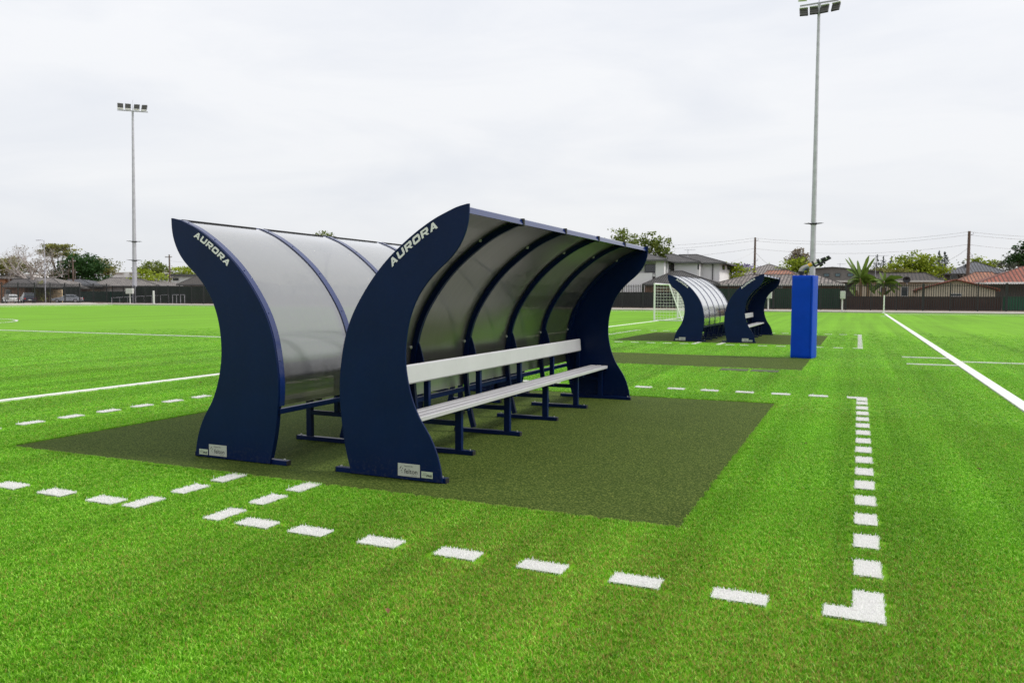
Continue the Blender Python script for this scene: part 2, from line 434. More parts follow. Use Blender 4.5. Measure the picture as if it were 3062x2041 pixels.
# ------------------------------------------------------------------ mesh helpers
class MB:
    """Collects shapes; build() links them as ONE mesh object."""
    def __init__(self):
        self.v = []; self.f = []; self.uv = {}
    def add(self, verts, faces):
        o = len(self.v)
        self.v += [tuple(p) for p in verts]
        self.f += [tuple(i + o for i in f) for f in faces]
        return self
    def box(self, x0, x1, y0, y1, z0, z1):
        x0, x1 = min(x0, x1), max(x0, x1); y0, y1 = min(y0, y1), max(y0, y1); z0, z1 = min(z0, z1), max(z0, z1)
        return self.add([(x0, y0, z0), (x1, y0, z0), (x1, y1, z0), (x0, y1, z0), (x0, y0, z1), (x1, y0, z1), (x1, y1, z1), (x0, y1, z1)],
                        [(0, 3, 2, 1), (4, 5, 6, 7), (0, 1, 5, 4), (1, 2, 6, 5), (2, 3, 7, 6), (3, 0, 4, 7)])
    def cbox(self, x0, x1, y0, y1, z0, z1, c=0.006):
        """box with chamfered edges"""
        x0, x1 = min(x0, x1), max(x0, x1); y0, y1 = min(y0, y1), max(y0, y1); z0, z1 = min(z0, z1), max(z0, z1)
        vs = []
        for sx in (0, 1):
            for sy in (0, 1):
                for sz in (0, 1):
                    X = (x0, x1)[sx]; Y = (y0, y1)[sy]; Z = (z0, z1)[sz]
                    dx, dy, dz = (c, -c)[sx], (c, -c)[sy], (c, -c)[sz]
                    vs += [(X, Y + dy, Z + dz), (X + dx, Y, Z + dz), (X + dx, Y + dy, Z)]
        I = lambda sx, sy, sz, k: ((sx * 2 + sy) * 2 + sz) * 3 + k
        fs = []
        for s in (0, 1):
            a = [I(s, 0, 0, 0), I(s, 1, 0, 0), I(s, 1, 1, 0), I(s, 0, 1, 0)]; fs.append(a if s else a[::-1])
            a = [I(0, s, 0, 1), I(0, s, 1, 1), I(1, s, 1, 1), I(1, s, 0, 1)]; fs.append(a if s else a[::-1])
            a = [I(0, 0, s, 2), I(1, 0, s, 2), I(1, 1, s, 2), I(0, 1, s, 2)]; fs.append(a if s else a[::-1])
        for p in (0, 1):
            for q in (0, 1):
                fs.append([I(p, q, 0, 0), I(p, q, 0, 1), I(p, q, 1, 1), I(p, q, 1, 0)])
                fs.append([I(p, 0, q, 0), I(p, 0, q, 2), I(p, 1, q, 2), I(p, 1, q, 0)])
                fs.append([I(0, p, q, 1), I(0, p, q, 2), I(1, p, q, 2), I(1, p, q, 1)])
                for r in (0, 1):
                    fs.append([I(p, q, r, 0), I(p, q, r, 1), I(p, q, r, 2)])
        return self.add(vs, fs)
    def bar(self, a, b, w, h, up=(0, 0, 1)):
        """rectangular bar from a to b; w sideways, h along up"""
        a, b = Vector(a), Vector(b)
        d = (b - a).normalized(); u = Vector(up)
        s = d.cross(u)
        if s.length < 1e-4:
            s = d.cross(Vector((0, 1, 0)))
        s.normalize(); t = s.cross(d).normalized()
        vs = []
        for p in (a, b):
            for i, j in ((-1, -1), (1, -1), (1, 1), (-1, 1)):
                vs.append(p + s * (i * w / 2) + t * (j * h / 2))
        return self.add(vs, [(0, 1, 2, 3), (7, 6, 5, 4), (0, 4, 5, 1), (1, 5, 6, 2), (2, 6, 7, 3), (3, 7, 4, 0)])
    def tube(self, pts, rad, n=8, cap=True):
        pts = [Vector(p) for p in pts]
        rad = rad if isinstance(rad, (list, tuple)) else [rad] * len(pts)
        prev = None; rings = []
        for i, p in enumerate(pts):
            d = (pts[min(i + 1, len(pts) - 1)] - pts[max(i - 1, 0)]).normalized()
            if prev is None:
                s = d.cross(Vector((0, 0, 1)))
                if s.length < 1e-3:
                    s = d.cross(Vector((0, 1, 0)))
            else:
                s = prev - d * prev.dot(d)
            s.normalize(); prev = s; t = d.cross(s)
            rings.append([p + (s * math.cos(2 * math.pi * k / n) + t * math.sin(2 * math.pi * k / n)) * rad[i] for k in range(n)])
        o = len(self.v)
        for r in rings:
            self.v += [tuple(q) for q in r]
        for i in range(len(rings) - 1):
            for k in range(n):
                a = o + i * n + k; b = o + i * n + (k + 1) % n
                self.f.append((a, b, b + n, a + n))
        if cap:
            self.f.append(tuple(o + k for k in range(n))[::-1])
            e = o + (len(rings) - 1) * n
            self.f.append(tuple(e + k for k in range(n)))
        return self
    def prism(self, poly, d0, d1, axis='y'):
        """extrude polygon [(a,b)...] : axis y -> (a=x,b=z); axis x -> (a=y,b=z); axis z -> (a=x,b=y)"""
        n = len(poly)
        def P(a, b, d):
            return (a, d, b) if axis == 'y' else ((d, a, b) if axis == 'x' else (a, b, d))
        vs = [P(a, b, d0) for a, b in poly] + [P(a, b, d1) for a, b in poly]
        fs = [tuple(range(n)), tuple(range(2 * n - 1, n - 1, -1))]
        for i in range(n):
            j = (i + 1) % n
            fs.append((i, i + n, j + n, j))
        return self.add(vs, fs)
    def build(self, name, material, parent=None, smooth=False, loc=None, fix=True):
        me = bpy.data.meshes.new(name)
        me.from_pydata(self.v, [], self.f)
        me.materials.append(material)
        if fix:
            import bmesh
            bm = bmesh.new(); bm.from_mesh(me)
            bmesh.ops.recalc_face_normals(bm, faces=bm.faces)
            bm.to_mesh(me); bm.free()
        if smooth:
            me.polygons.foreach_set('use_smooth', [True] * len(me.polygons))
            try:
                me.set_sharp_from_angle(angle=R(40))
            except Exception:
                pass
        o = bpy.data.objects.new(name, me)
        col.objects.link(o)
        if parent is not None:
            o.parent = parent
        if loc is not None:
            o.location = loc
        return o

def tag(o, label, cat, group=None):
    o['label'] = label; o['category'] = cat
    if group:
        o['group'] = group
    return o
def struct(o):
    o['kind'] = 'structure'; return o
def stuff(o):
    o['kind'] = 'stuff'; return o
def thing(name, label, cat, loc=(0, 0, 0), rz=0.0, group=None):
    o = bpy.data.objects.new(name, None)
    o.empty_display_size = 0.2
    col.objects.link(o)
    o.location = loc; o.rotation_euler = (0, 0, rz)
    return tag(o, label, cat, group)
def share(o, name, parent, loc=(0, 0, 0), rz=0.0):
    """another object that shares o's mesh"""
    c = bpy.data.objects.new(name, o.data)
    col.objects.link(c)
    c.parent = parent; c.location = loc; c.rotation_euler = (0, 0, rz)
    return c
def copy_tree(o, parent=None):
    c = o.copy(); col.objects.link(c)
    c.parent = parent
    for ch in list(o.children):
        copy_tree(ch, c)
    return c

def smooth_curve(pts, n=4):
    """Catmull-Rom through points"""
    P = [np.array(p, float) for p in pts]
    P = [2 * P[0] - P[1]] + P + [2 * P[-1] - P[-2]]
    out = []
    for i in range(1, len(P) - 2):
        for k in range(n):
            t = k / n
            a, b, c, d = P[i - 1], P[i], P[i + 1], P[i + 2]
            out.append(tuple(0.5 * (2 * b + (c - a) * t + (2 * a - 5 * b + 4 * c - d) * t * t + (3 * b - a - 3 * c + d) * t ** 3)))
    out.append(tuple(P[-2]))
    return out
def offset_curve(pts, d):
    """shift a 2-D polyline sideways (left of travel for d > 0)"""
    out = []
    for i, p in enumerate(pts):
        a = np.array(pts[max(i - 1, 0)]); b = np.array(pts[min(i + 1, len(pts) - 1)])
        t = (b - a) / (np.linalg.norm(b - a) + 1e-9)
        out.append((p[0] - t[1] * d, p[1] + t[0] * d))
    return out
def text_mesh(body, size, shear=0.0, bold=0.0, align='CENTER'):
    cu = bpy.data.curves.new('txt', 'FONT')
    cu.body = body; cu.size = size; cu.shear = shear; cu.offset = bold
    cu.align_x = align
    cu.resolution_u = 3
    ob = bpy.data.objects.new('txt', cu)
    col.objects.link(ob)
    dg = bpy.context.evaluated_depsgraph_get()
    me = bpy.data.meshes.new_from_object(ob.evaluated_get(dg))
    vs = [tuple(v.co) for v in me.vertices]; fs = [tuple(p.vertices) for p in me.polygons]
    bpy.data.meshes.remove(me)
    bpy.data.objects.remove(ob); bpy.data.curves.remove(cu)
    return vs, fs

# ------------------------------------------------------------------ ground, turf, mats, markings
def sheet(name, x0, x1, y0, y1, z, material, parent=None):
    return MB().add([(x0, y0, z), (x1, y0, z), (x1, y1, z), (x0, y1, z)], [(0, 1, 2, 3)]).build(name, material, parent, fix=False)

END_Y, SIDE_X = 87.0, -107.5
struct(sheet('ground', -3000, 3000, -3000, 3000, -0.06, M_SOIL))
turf = struct(sheet('turf', SIDE_X, 70, -25, END_Y, 0.0, M_TURF))
# concrete kerb round the pitch and the raised verge behind it
k = MB()
k.box(SIDE_X - 0.3, 70, END_Y, END_Y + 0.3, -0.05, 0.12)
struct(k.build('kerb', M_CONC))
struct(MB().box(SIDE_X - 0.3, SIDE_X, -25, END_Y, -0.05, 0.12).build('kerb', M_CONC))
struct(MB().add([(SIDE_X - 6, END_Y + 0.3, 0.10), (70, END_Y + 0.3, 0.10), (70, END_Y + 4.2, 0.19), (SIDE_X - 6, END_Y + 4.2, 0.19)], [(0, 1, 2, 3)]).build('footpath', M_CONC, fix=False))
struct(MB().add([(SIDE_X - 4.2, -25, 0.30), (SIDE_X - 0.3, -25, 0.10), (SIDE_X - 0.3, END_Y + 0.3, 0.10), (SIDE_X - 4.2, END_Y + 0.3, 0.30)], [(0, 1, 2, 3)]).build('footpath', M_CONC, fix=False))
struct(sheet('verge', -420, 300, END_Y + 4.2, 500, 0.17, M_SOIL))
struct(sheet('verge', -420, SIDE_X - 4.2, -60, END_Y + 4.2, 0.16, M_SOIL))

# short dense matting under the shelters
MATS_RECT = [(-8.43, -1.13, 5.55, 12.70), (-8.43, -1.13, 28.4, 35.55), (-7.6, -1.12, 18.70, 22.33)]
PITS = [(-2.83, -2.22, 17.92, 18.42), (-2.16, -1.57, 17.92, 18.42)]
for r in MATS_RECT:
    struct(sheet('carpet_mat', *r, 0.005, M_CARPET))
M_PIT = mat('pit_cover', (0.06, 0.085, 0.03), rough=0.9, noise=0.3, nscale=30)
for r in PITS:
    MB().cbox(r[0], r[1], r[2], r[3], 0.0, 0.012, 0.004).build('pit_cover', M_PIT, turf)

# ---- markings: rectangles (x0, x1, y0, y1)
DL, DW = 0.29, 0.15
dash_x, dash_y = [], []          # dashes lying along X, along Y : centre points
def box_marks(oy):
    near, far = 4.39 + oy, 13.93 + oy
    xs = [-0.557 - 0.583 * i for i in range(6)] + [-3.947]
    xs += [-5.50 - 0.583 * i for i in range(7)]
    for x in xs:
        dash_x.append((x, near))
    for i in range(15):
        dash_x.append((-0.567 - 0.592 * i, far))
    for i in range(15):
        dash_y.append((0.093, 5.17 + 0.578 * i + oy))
    for i in range(16):
        dash_y.append((-9.70, 4.95 + 0.573 * i + oy))
    for x in (-5.17, -4.33):
        for y in (4.47, 4.94, 5.39):
            dash_y.append((x, y + oy))
box_marks(0.0); box_marks(22.9)
dash_y = [d for d in dash_y if not (0.0 < d[0] < 0.2 and (13.6 < d[1] < 15 or d[1] > 36.5))]
RECTS = [(x - DL / 2, x + DL / 2, y - DW / 2, y + DW / 2) for x, y in dash_x] + [(x - DW / 2, x + DW / 2, y - DL / 2, y + DL / 2) for x, y in dash_y]
corners = []
for oy in (0.0, 22.9):
    # L-shaped corner marks: horizontal leg + vertical leg
    corners.append(((-0.125, 0.168, 4.315 + oy, 4.465 + oy), (0.018, 0.168, 4.465 + oy, 4.745 + oy)))
    corners.append(((-0.125, 0.168, 13.85 + oy, 14.0 + oy), (0.018, 0.168, 13.57 + oy, 13.85 + oy)))
    corners.append(((-9.775, -9.48, 13.85 + oy, 14.0 + oy), (-9.775, -9.625, 13.57 + oy, 13.85 + oy)))
    corners.append(((-9.775, -9.48, 4.315 + oy, 4.465 + oy), (-9.775, -9.625, 4.465 + oy, 4.745 + oy)))
for a, b in corners:
    RECTS += [a, b]
LINES = [(2.235, 2.435, 3.0, 81.5), (-12.18, -12.05, -10.0, 81.5),
         (1.13, 2.235, 23.87, 23.97), (1.13, 2.235, 21.48, 21.58), (2.435, 55.0, 22.75, 22.85),
         (-107.0, -12.18, 23.22, 23.34), (2.435, 55.0, 81.6, 81.72), (1.75, 2.235, 72.2, 72.32), (-107, -12.05, 81.6, 81.72),
         (-100.0, -99.88, -10, 81.6)]
RECTS += LINES

def white_patch(rects, name, parent, loc=(0, 0, 0), density=17000, h=0.026, seed=1):
    """a piece of white pile: short white blades standing on a white base"""
    rg = np.random.default_rng(seed)
    vs, fs, tn = [], [], []
    for (x0, x1, y0, y1) in rects:
        o = len(vs)
        vs += [(x0, y0, 0.014), (x1, y0, 0.014), (x1, y1, 0.014), (x0, y1, 0.014)]
        fs.append((o, o + 1, o + 2, o + 3)); tn += [0.6] * 4
        n = int((x1 - x0) * (y1 - y0) * density)
        px = rg.uniform(x0 - 0.004, x1 + 0.004, n); py = rg.uniform(y0 - 0.004, y1 + 0.004, n)
        an = rg.uniform(0, 6.283, n); hh = h * rg.uniform(0.65, 1.1, n); le = rg.uniform(0.0, 0.6, n) * hh; la = rg.uniform(0, 6.283, n)
        w = 0.0024
        stray = rg.random(n) < 0.004
        hh = np.where(stray, hh * 1.9, hh)
        t = rg.uniform(0, 1, n)
        for i in range(n):
            cx, sx = math.cos(an[i]) * w, math.sin(an[i]) * w
            lx, ly = math.cos(la[i]) * le[i], math.sin(la[i]) * le[i]
            o = len(vs)
            vs += [(px[i] - cx, py[i] - sx, 0.004), (px[i] + cx, py[i] + sx, 0.004), (px[i] + lx + cx * .6, py[i] + ly + sx * .6, hh[i]), (px[i] + lx - cx * .6, py[i] + ly - sx * .6, hh[i])]
            fs.append((o, o + 1, o + 2, o + 3)); tn += [t[i] * .5, t[i] * .5, 0.4 + t[i] * .6, 0.4 + t[i] * .6]
    me = bpy.data.meshes.new(name)
    me.from_pydata(vs, [], fs); me.materials.append(M_WBLADE)
    ca = me.color_attributes.new('tone', 'FLOAT_COLOR', 'POINT')
    arr = np.ones((len(vs), 4)); arr[:, 0] = tn; arr[:, 1] = 0.5
    ca.data.foreach_set('color', arr.ravel())
    ob = bpy.data.objects.new(name, me); col.objects.link(ob); ob.parent = parent; ob.location = loc
    return ob

hx, hy = DL / 2, DW / 2
near_x = [white_patch([(-hx, hx, -hy, hy)], 'dash', turf, seed=s) for s in (1, 2, 3)]
near_y = [white_patch([(-hy, hy, -hx, hx)], 'dash', turf, seed=s) for s in (4, 5, 6)]
far_x = white_patch([(-hx, hx, -hy, hy)], 'dash', turf, density=2500, seed=7)
far_y = white_patch([(-hy, hy, -hx, hx)], 'dash', turf, density=2500, seed=8)
used = set()
def put_dash(pool, far, i, x, y):
    src = pool[i % 3] if y < 16 else far
    if src.name in used:
        share(src, 'dash', turf, (x, y, 0.0))
    else:
        used.add(src.name); src.location = (x, y, 0.0)
for i, (x, y) in enumerate(dash_x):
    put_dash(near_x, far_x, i, x, y)
for i, (x, y) in enumerate(dash_y):
    put_dash(near_y, far_y, i, x, y)
for i, c in enumerate(corners):
    white_patch(c, 'corner_mark', turf, density=15000 if c[0][2] < 16 else 2500, seed=20 + i)
for (x0, x1, y0, y1) in LINES:
    MB().box(x0, x1, y0, y1, 0.001, 0.024).build('line', M_LINE, turf)
# centre circle of the far pitch
cb = MB(); N = 120
for i in range(N):
    a0, a1 = 2 * math.pi * i / N, 2 * math.pi * (i + 1) / N
    P = lambda a, r, z: (-53.2 + r * math.cos(a), 23.3 + r * math.sin(a), z)
    cb.add([P(a0, 10.35, 0.02), P(a1, 10.35, 0.02), P(a1, 10.48, 0.02), P(a0, 10.48, 0.02)], [(0, 1, 2, 3)])
cb.build('circle_line', M_LINE, turf, fix=False)

# dry leaves and scraps lying on the turf
M_DRY = mat('dry_leaf', (0.20, 0.11, 0.04), rough=0.8, noise=0.3, nscale=20)
for i, (x, y) in enumerate(((-13.5, 14.2), (-17.0, 17.5), (-11.2, 11.0), (-21.0, 20.5), (-15.2, 26.0), (1.1, 8.6), (2.9, 10.4), (0.7, 15.5), (5.5, 30.0), (-0.5, 9.3), (-6.9, 3.9), (1.6, 5.3), (-2.2, 3.4), (-9.0, 9.4))):
    a_ = RNG.uniform(0, 6.28); l_ = RNG.uniform(.025, .045); c_, s_ = math.cos(a_) * l_, math.sin(a_) * l_
    MB().add([(x - c_, y - s_, .026), (x - s_ * .4, y + c_ * .4, .034), (x + c_, y + s_, .029), (x + s_ * .4, y - c_ * .4, .032), (x, y, .022)], [(0, 4, 1), (1, 4, 2), (2, 4, 3), (3, 4, 0)]).build('fallen_leaf', M_DRY, turf, fix=False)

# ---- standing grass blades, instanced tufts
def tuft_object(seed, nb=42, rad=0.045):
    rg = np.random.default_rng(seed)
    vs, fs, tn = [], [], []
    for i in range(nb):
        r = rad * math.sqrt(rg.random()); a = rg.uniform(0, 6.283)
        bx, by = r * math.cos(a), r * math.sin(a)
        an = rg.uniform(0, 6.283); h = rg.uniform(0.014, 0.026); le = rg.uniform(0.2, 1.2) * h; la = rg.uniform(0, 6.283)
        w = rg.uniform(0.0013, 0.0023)
        cx, sx = math.cos(an) * w, math.sin(an) * w
        lx, ly = math.cos(la) * le, math.sin(la) * le
        o = len(vs)
        vs += [(bx - cx, by - sx, 0), (bx + cx, by + sx, 0),
               (bx + lx * .35 + cx, by + ly * .35 + sx, h * .6), (bx + lx * .35 - cx, by + ly * .35 - sx, h * .6),
               (bx + lx, by + ly, h)]
        fs += [(o, o + 1, o + 2, o + 3), (o + 3, o + 2, o + 4)]
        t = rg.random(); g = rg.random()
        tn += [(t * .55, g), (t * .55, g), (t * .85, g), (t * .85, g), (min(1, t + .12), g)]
    me = bpy.data.meshes.new('grass_tuft')
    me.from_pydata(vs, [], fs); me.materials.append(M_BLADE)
    ca = me.color_attributes.new('tone', 'FLOAT_COLOR', 'POINT')
    arr = np.ones((len(vs), 4)); arr[:, :2] = tn
    ca.data.foreach_set('color', arr.ravel())
    return bpy.data.objects.new('grass_tuft', me)

tuft_col = bpy.data.collections.new('grass_tufts')
for s in range(6):
    tuft_col.objects.link(tuft_object(100 + s))

bands = [(1.9, 7.0, 560, 1.0), (7.0, 12.0, 300, 1.25), (12.0, 20.0, 130, 1.8), (20.0, 42.0, 55, 2.6)]
pts, scl = [], []
A0 = YAW
for d0, d1, rho, s in bands:
    half = R(47)
    step = 1 / math.sqrt(rho); m = int(d1 / step) + 1
    gx, gy = np.meshgrid(np.arange(-m, m) * step, np.arange(-m, m) * step)
    x = gx.ravel() + RNG.uniform(-.5, .5, gx.size) * step; y = gy.ravel() + RNG.uniform(-.5, .5, gx.size) * step
    d = np.hypot(x, y); a = np.arctan2(-x, y) - A0
    sel = (d >= d0) & (d < d1) & (np.abs(a) < half)
    x, y, d = x[sel], y[sel], d[sel]; n = len(x)
    keep = (y < END_Y) & (x < 60) & (x > SIDE_X)
    pad = 0.034 * s
    if d0 >= 20:
        keep &= RNG.random(n) < np.clip((42 - d) / 18, 0, 1)
    for (x0, x1, y0, y1) in MATS_RECT + PITS:
        keep &= ~((x > x0 - 0.028 * s) & (x < x1 + 0.028 * s) & (y > y0 - 0.028 * s) & (y < y1 + 0.028 * s))
    for (x0, x1, y0, y1) in RECTS:
        keep &= ~((x > x0 - pad) & (x < x1 + pad) & (y > y0 - pad) & (y < y1 + pad))
    x, y = x[keep], y[keep]; n = len(x)
    pts.append(np.stack([x, y, np.zeros(n)], 1))
    hgt = RNG.uniform(0.85, 1.15, n)
    hgt *= {1.0: 1.0, 1.25: 0.88, 1.8: 0.72, 2.6: 0.58}[s]
    scl.append(np.stack([np.full(n, s), np.full(n, s), hgt], 1))
# extra rim tufts along the mat edges so the pile stands clear of the matting
for (x0, x1, y0, y1) in MATS_RECT[:1]:
    for (ax, ay, bx, by) in ((x0, y0, x1, y0), (x1, y0, x1, y1), (x0, y0, x0, y1), (x0, y1, x1, y1)):
        ln = math.hypot(bx - ax, by - ay); n = int(ln * 60)
        t = RNG.random(n); ox, oy = (0, -0.02 if ay == y0 else 0.02) if ay == by else (0.02 if ax == x1 else -0.02, 0)
        x = ax + (bx - ax) * t + ox + RNG.normal(0, .008, n); y = ay + (by - ay) * t + oy + RNG.normal(0, .008, n)
        pts.append(np.stack([x, y, np.zeros(n)], 1)); scl.append(np.stack([np.full(n, .6), np.full(n, .6), RNG.uniform(.9, 1.2, n)], 1))
pts = np.concatenate(pts); scl = np.concatenate(scl); NP = len(pts)
gm = bpy.data.meshes.new('grass')
gm.vertices.add(NP); gm.vertices.foreach_set('co', pts.ravel().astype(np.float32))
at_ = gm.attributes.new('rot', 'FLOAT_VECTOR', 'POINT')
rot = np.stack([RNG.normal(0, .07, NP), RNG.normal(0, .07, NP), RNG.uniform(0, 6.283, NP)], 1)
at_.data.foreach_set('vector', rot.ravel().astype(np.float32))
at_ = gm.attributes.new('scl', 'FLOAT_VECTOR', 'POINT'); at_.data.foreach_set('vector', scl.ravel().astype(np.float32))
at_ = gm.attributes.new('pick', 'INT', 'POINT'); at_.data.foreach_set('value', RNG.integers(0, 6, NP).astype(np.int32))
grass = bpy.data.objects.new('grass', gm); col.objects.link(grass)
stuff(grass); tag(grass, 'short bright green artificial grass pile covering the pitch', 'grass')
ng = bpy.data.node_groups.new('grass_scatter', 'GeometryNodeTree')
ng.interface.new_socket('Geometry', in_out='INPUT', socket_type='NodeSocketGeometry')
ng.interface.new_socket('Geometry', in_out='OUTPUT', socket_type='NodeSocketGeometry')
gi = ng.nodes.new('NodeGroupInput'); go = ng.nodes.new('NodeGroupOutput')
ci = ng.nodes.new('GeometryNodeCollectionInfo'); ci.inputs['Collection'].default_value = tuft_col
ci.inputs['Separate Children'].default_value = True
iop = ng.nodes.new('GeometryNodeInstanceOnPoints'); iop.inputs['Pick Instance'].default_value = True
def named(nm, dt):
    n = ng.nodes.new('GeometryNodeInputNamedAttribute'); n.data_type = dt; n.inputs['Name'].default_value = nm
    return n.outputs['Attribute']
ng.links.new(gi.outputs[0], iop.inputs['Points'])
ng.links.new(ci.outputs[0], iop.inputs['Instance'])
ng.links.new(named('pick', 'INT'), iop.inputs['Instance Index'])
ng.links.new(named('rot', 'FLOAT_VECTOR'), iop.inputs['Rotation'])
ng.links.new(named('scl', 'FLOAT_VECTOR'), iop.inputs['Scale'])
ng.links.new(iop.outputs[0], go.inputs[0])
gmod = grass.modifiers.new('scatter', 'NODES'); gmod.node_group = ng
# ------------------------------------------------------------------ team shelters
FRONT = [(.755, 2.443), (.751, 2.347), (.735, 2.253), (.701, 2.160), (.654, 2.078), (.597, 2.008), (.530, 1.946), (.455, 1.884), (.382, 1.815), (.312, 1.736), (.246, 1.641),
         (.192, 1.530), (.153, 1.413), (.129, 1.288), (.118, 1.164), (.120, 1.039), (.138, .915), (.168, .792), (.208, .681), (.258, .578), (.315, .494), (.366, .415),
         (.410, .330), (.445, .238), (.470, .141), (.484, .056), (.487, .012)]
BACK = [(.735, 2.443), (.635, 2.420), (.533, 2.380), (.420, 2.330), (.300, 2.262), (.185, 2.186), (.070, 2.100), (-.044, 2.005), (-.150, 1.900), (-.252, 1.780), (-.345, 1.652),
        (-.424, 1.526), (-.487, 1.395), (-.534, 1.258), (-.565, 1.116), (-.585, .975), (-.596, .842), (-.596, .711), (-.586, .582), (-.568, .426), (-.546, .290), (-.518, .168), (-.493, .079), (-.480, .012)]
FRONT_S, BACK_S = smooth_curve(FRONT, 3), smooth_curve(BACK, 3)
BAY, NB = 1.24, 5
LEN = BAY * NB

GLYPH = {
 'A': [[(0, 0), (.27, 0), (.62, 1), (.36, 1)], [(.36, 1), (.62, 1), (1.0, 0), (.73, 0)], [(.24, .20), (.76, .20), (.69, .40), (.31, .40)]],
 'U': [[(0, .18), (.25, .28), (.25, 1), (0, 1)], [(.75, .28), (1, .18), (1, 1), (.75, 1)], [(0, .18), (.14, 0), (.86, 0), (1, .18), (.75, .28), (.25, .28)]],
 'R': [[(0, 0), (.25, 0), (.25, 1), (0, 1)], [(.25, .76), (.72, .76), (.72, 1), (.25, 1)], [(.72, .55), (1, .48), (1, .86), (.86, 1), (.72, 1)], [(.25, .33), (.86, .33), (1, .48), (.72, .55), (.25, .55)], [(.45, .33), (.72, .33), (1.0, 0), (.72, 0)]],
 'O': [[(0, .18), (.25, .28), (.25, .72), (0, .82)], [(1, .82), (.75, .72), (.75, .28), (1, .18)], [(0, .18), (.14, 0), (.86, 0), (1, .18), (.75, .28), (.25, .28)], [(0, .82), (.14, 1), (.86, 1), (1, .82), (.75, .72), (.25, .72)]],
}
def curve_walk(pts):
    P = np.array(pts); seg = np.linalg.norm(np.diff(P, axis=0), axis=1); S = np.concatenate([[0], np.cumsum(seg)])
    def at(s):
        x = np.interp(s, S, P[:, 0]); z = np.interp(s, S, P[:, 1])
        x2 = np.interp(s + .03, S, P[:, 0]) - np.interp(s - .03, S, P[:, 0]); z2 = np.interp(s + .03, S, P[:, 1]) - np.interp(s - .03, S, P[:, 1])
        n = math.hypot(x2, z2)
        return x, z, x2 / n, z2 / n
    return S, P, at

def side_panel(root, sgn, y0, y1, outer_first):
    prof = [(sgn * x, z) for x, z in FRONT_S] + [(sgn * x, z) for x, z in reversed(BACK_S)]
    # drop near-duplicate tips
    ins = []
    n = len(prof); A = np.array(prof)
    area = 0.5 * np.sum(A[:, 0] * np.roll(A[:, 1], -1) - np.roll(A[:, 0], -1) * A[:, 1])
    s = 1 if area > 0 else -1
    for i in range(n):
        a, b = A[i - 1], A[(i + 1) % n]
        t = (b - a) / (np.linalg.norm(b - a) + 1e-9)
        ins.append((A[i][0] - s * t[1] * .003, A[i][1] + s * t[0] * .003))
    mb = MB()
    rings = [(ins, y0), (prof, y0 + .003), (prof, y1 - .003), (ins, y1)]
    for p, y in rings:
        mb.v += [(a, y, b) for a, b in p]
    for r in range(3):
        for i in range(n):
            j = (i + 1) % n
            mb.f.append((r * n + i, r * n + j, (r + 1) * n + j, (r + 1) * n + i))
    mb.f.append(tuple(range(n))); mb.f.append(tuple(range(4 * n - 1, 3 * n - 1, -1)))
    return mb.build('side_panel', M_PANEL, root)

def lettering(panel, sgn):
    base = offset_curve(BACK_S, .088)            # inside of the back edge
    base = [(sgn * x, z) for x, z in base]
    if sgn > 0:
        base = base[::-1]
    S, P, at = curve_walk(base)
    a = np.array((-.010, 1.932)) if sgn > 0 else np.array((-.469, 2.268)); b = np.array((.451, 2.250)) if sgn > 0 else np.array((.002, 1.938))
    s0 = S[np.argmin(np.linalg.norm(P - a, axis=1))]; s1 = S[np.argmin(np.linalg.norm(P - b, axis=1))]
    adv = (s1 - s0) / 6; H, Wd = .064, adv * .86
    for i, ch in enumerate('AURORA'):
        x, z, tx, tz = at(s0 + adv * (i + .5))
        mb = MB()
        for k, poly in enumerate(GLYPH[ch]):
            pts = []
            for u, v in poly:
                uu = (u - .5) * Wd + .24 * H * v; vv = v * H
                pts.append((x + tx * uu - tz * vv, z + tz * uu + tx * vv))
            mb.prism(pts, -.0022 - .0002 * k, -.0002)
        mb.build('letter', M_LETTER, panel)

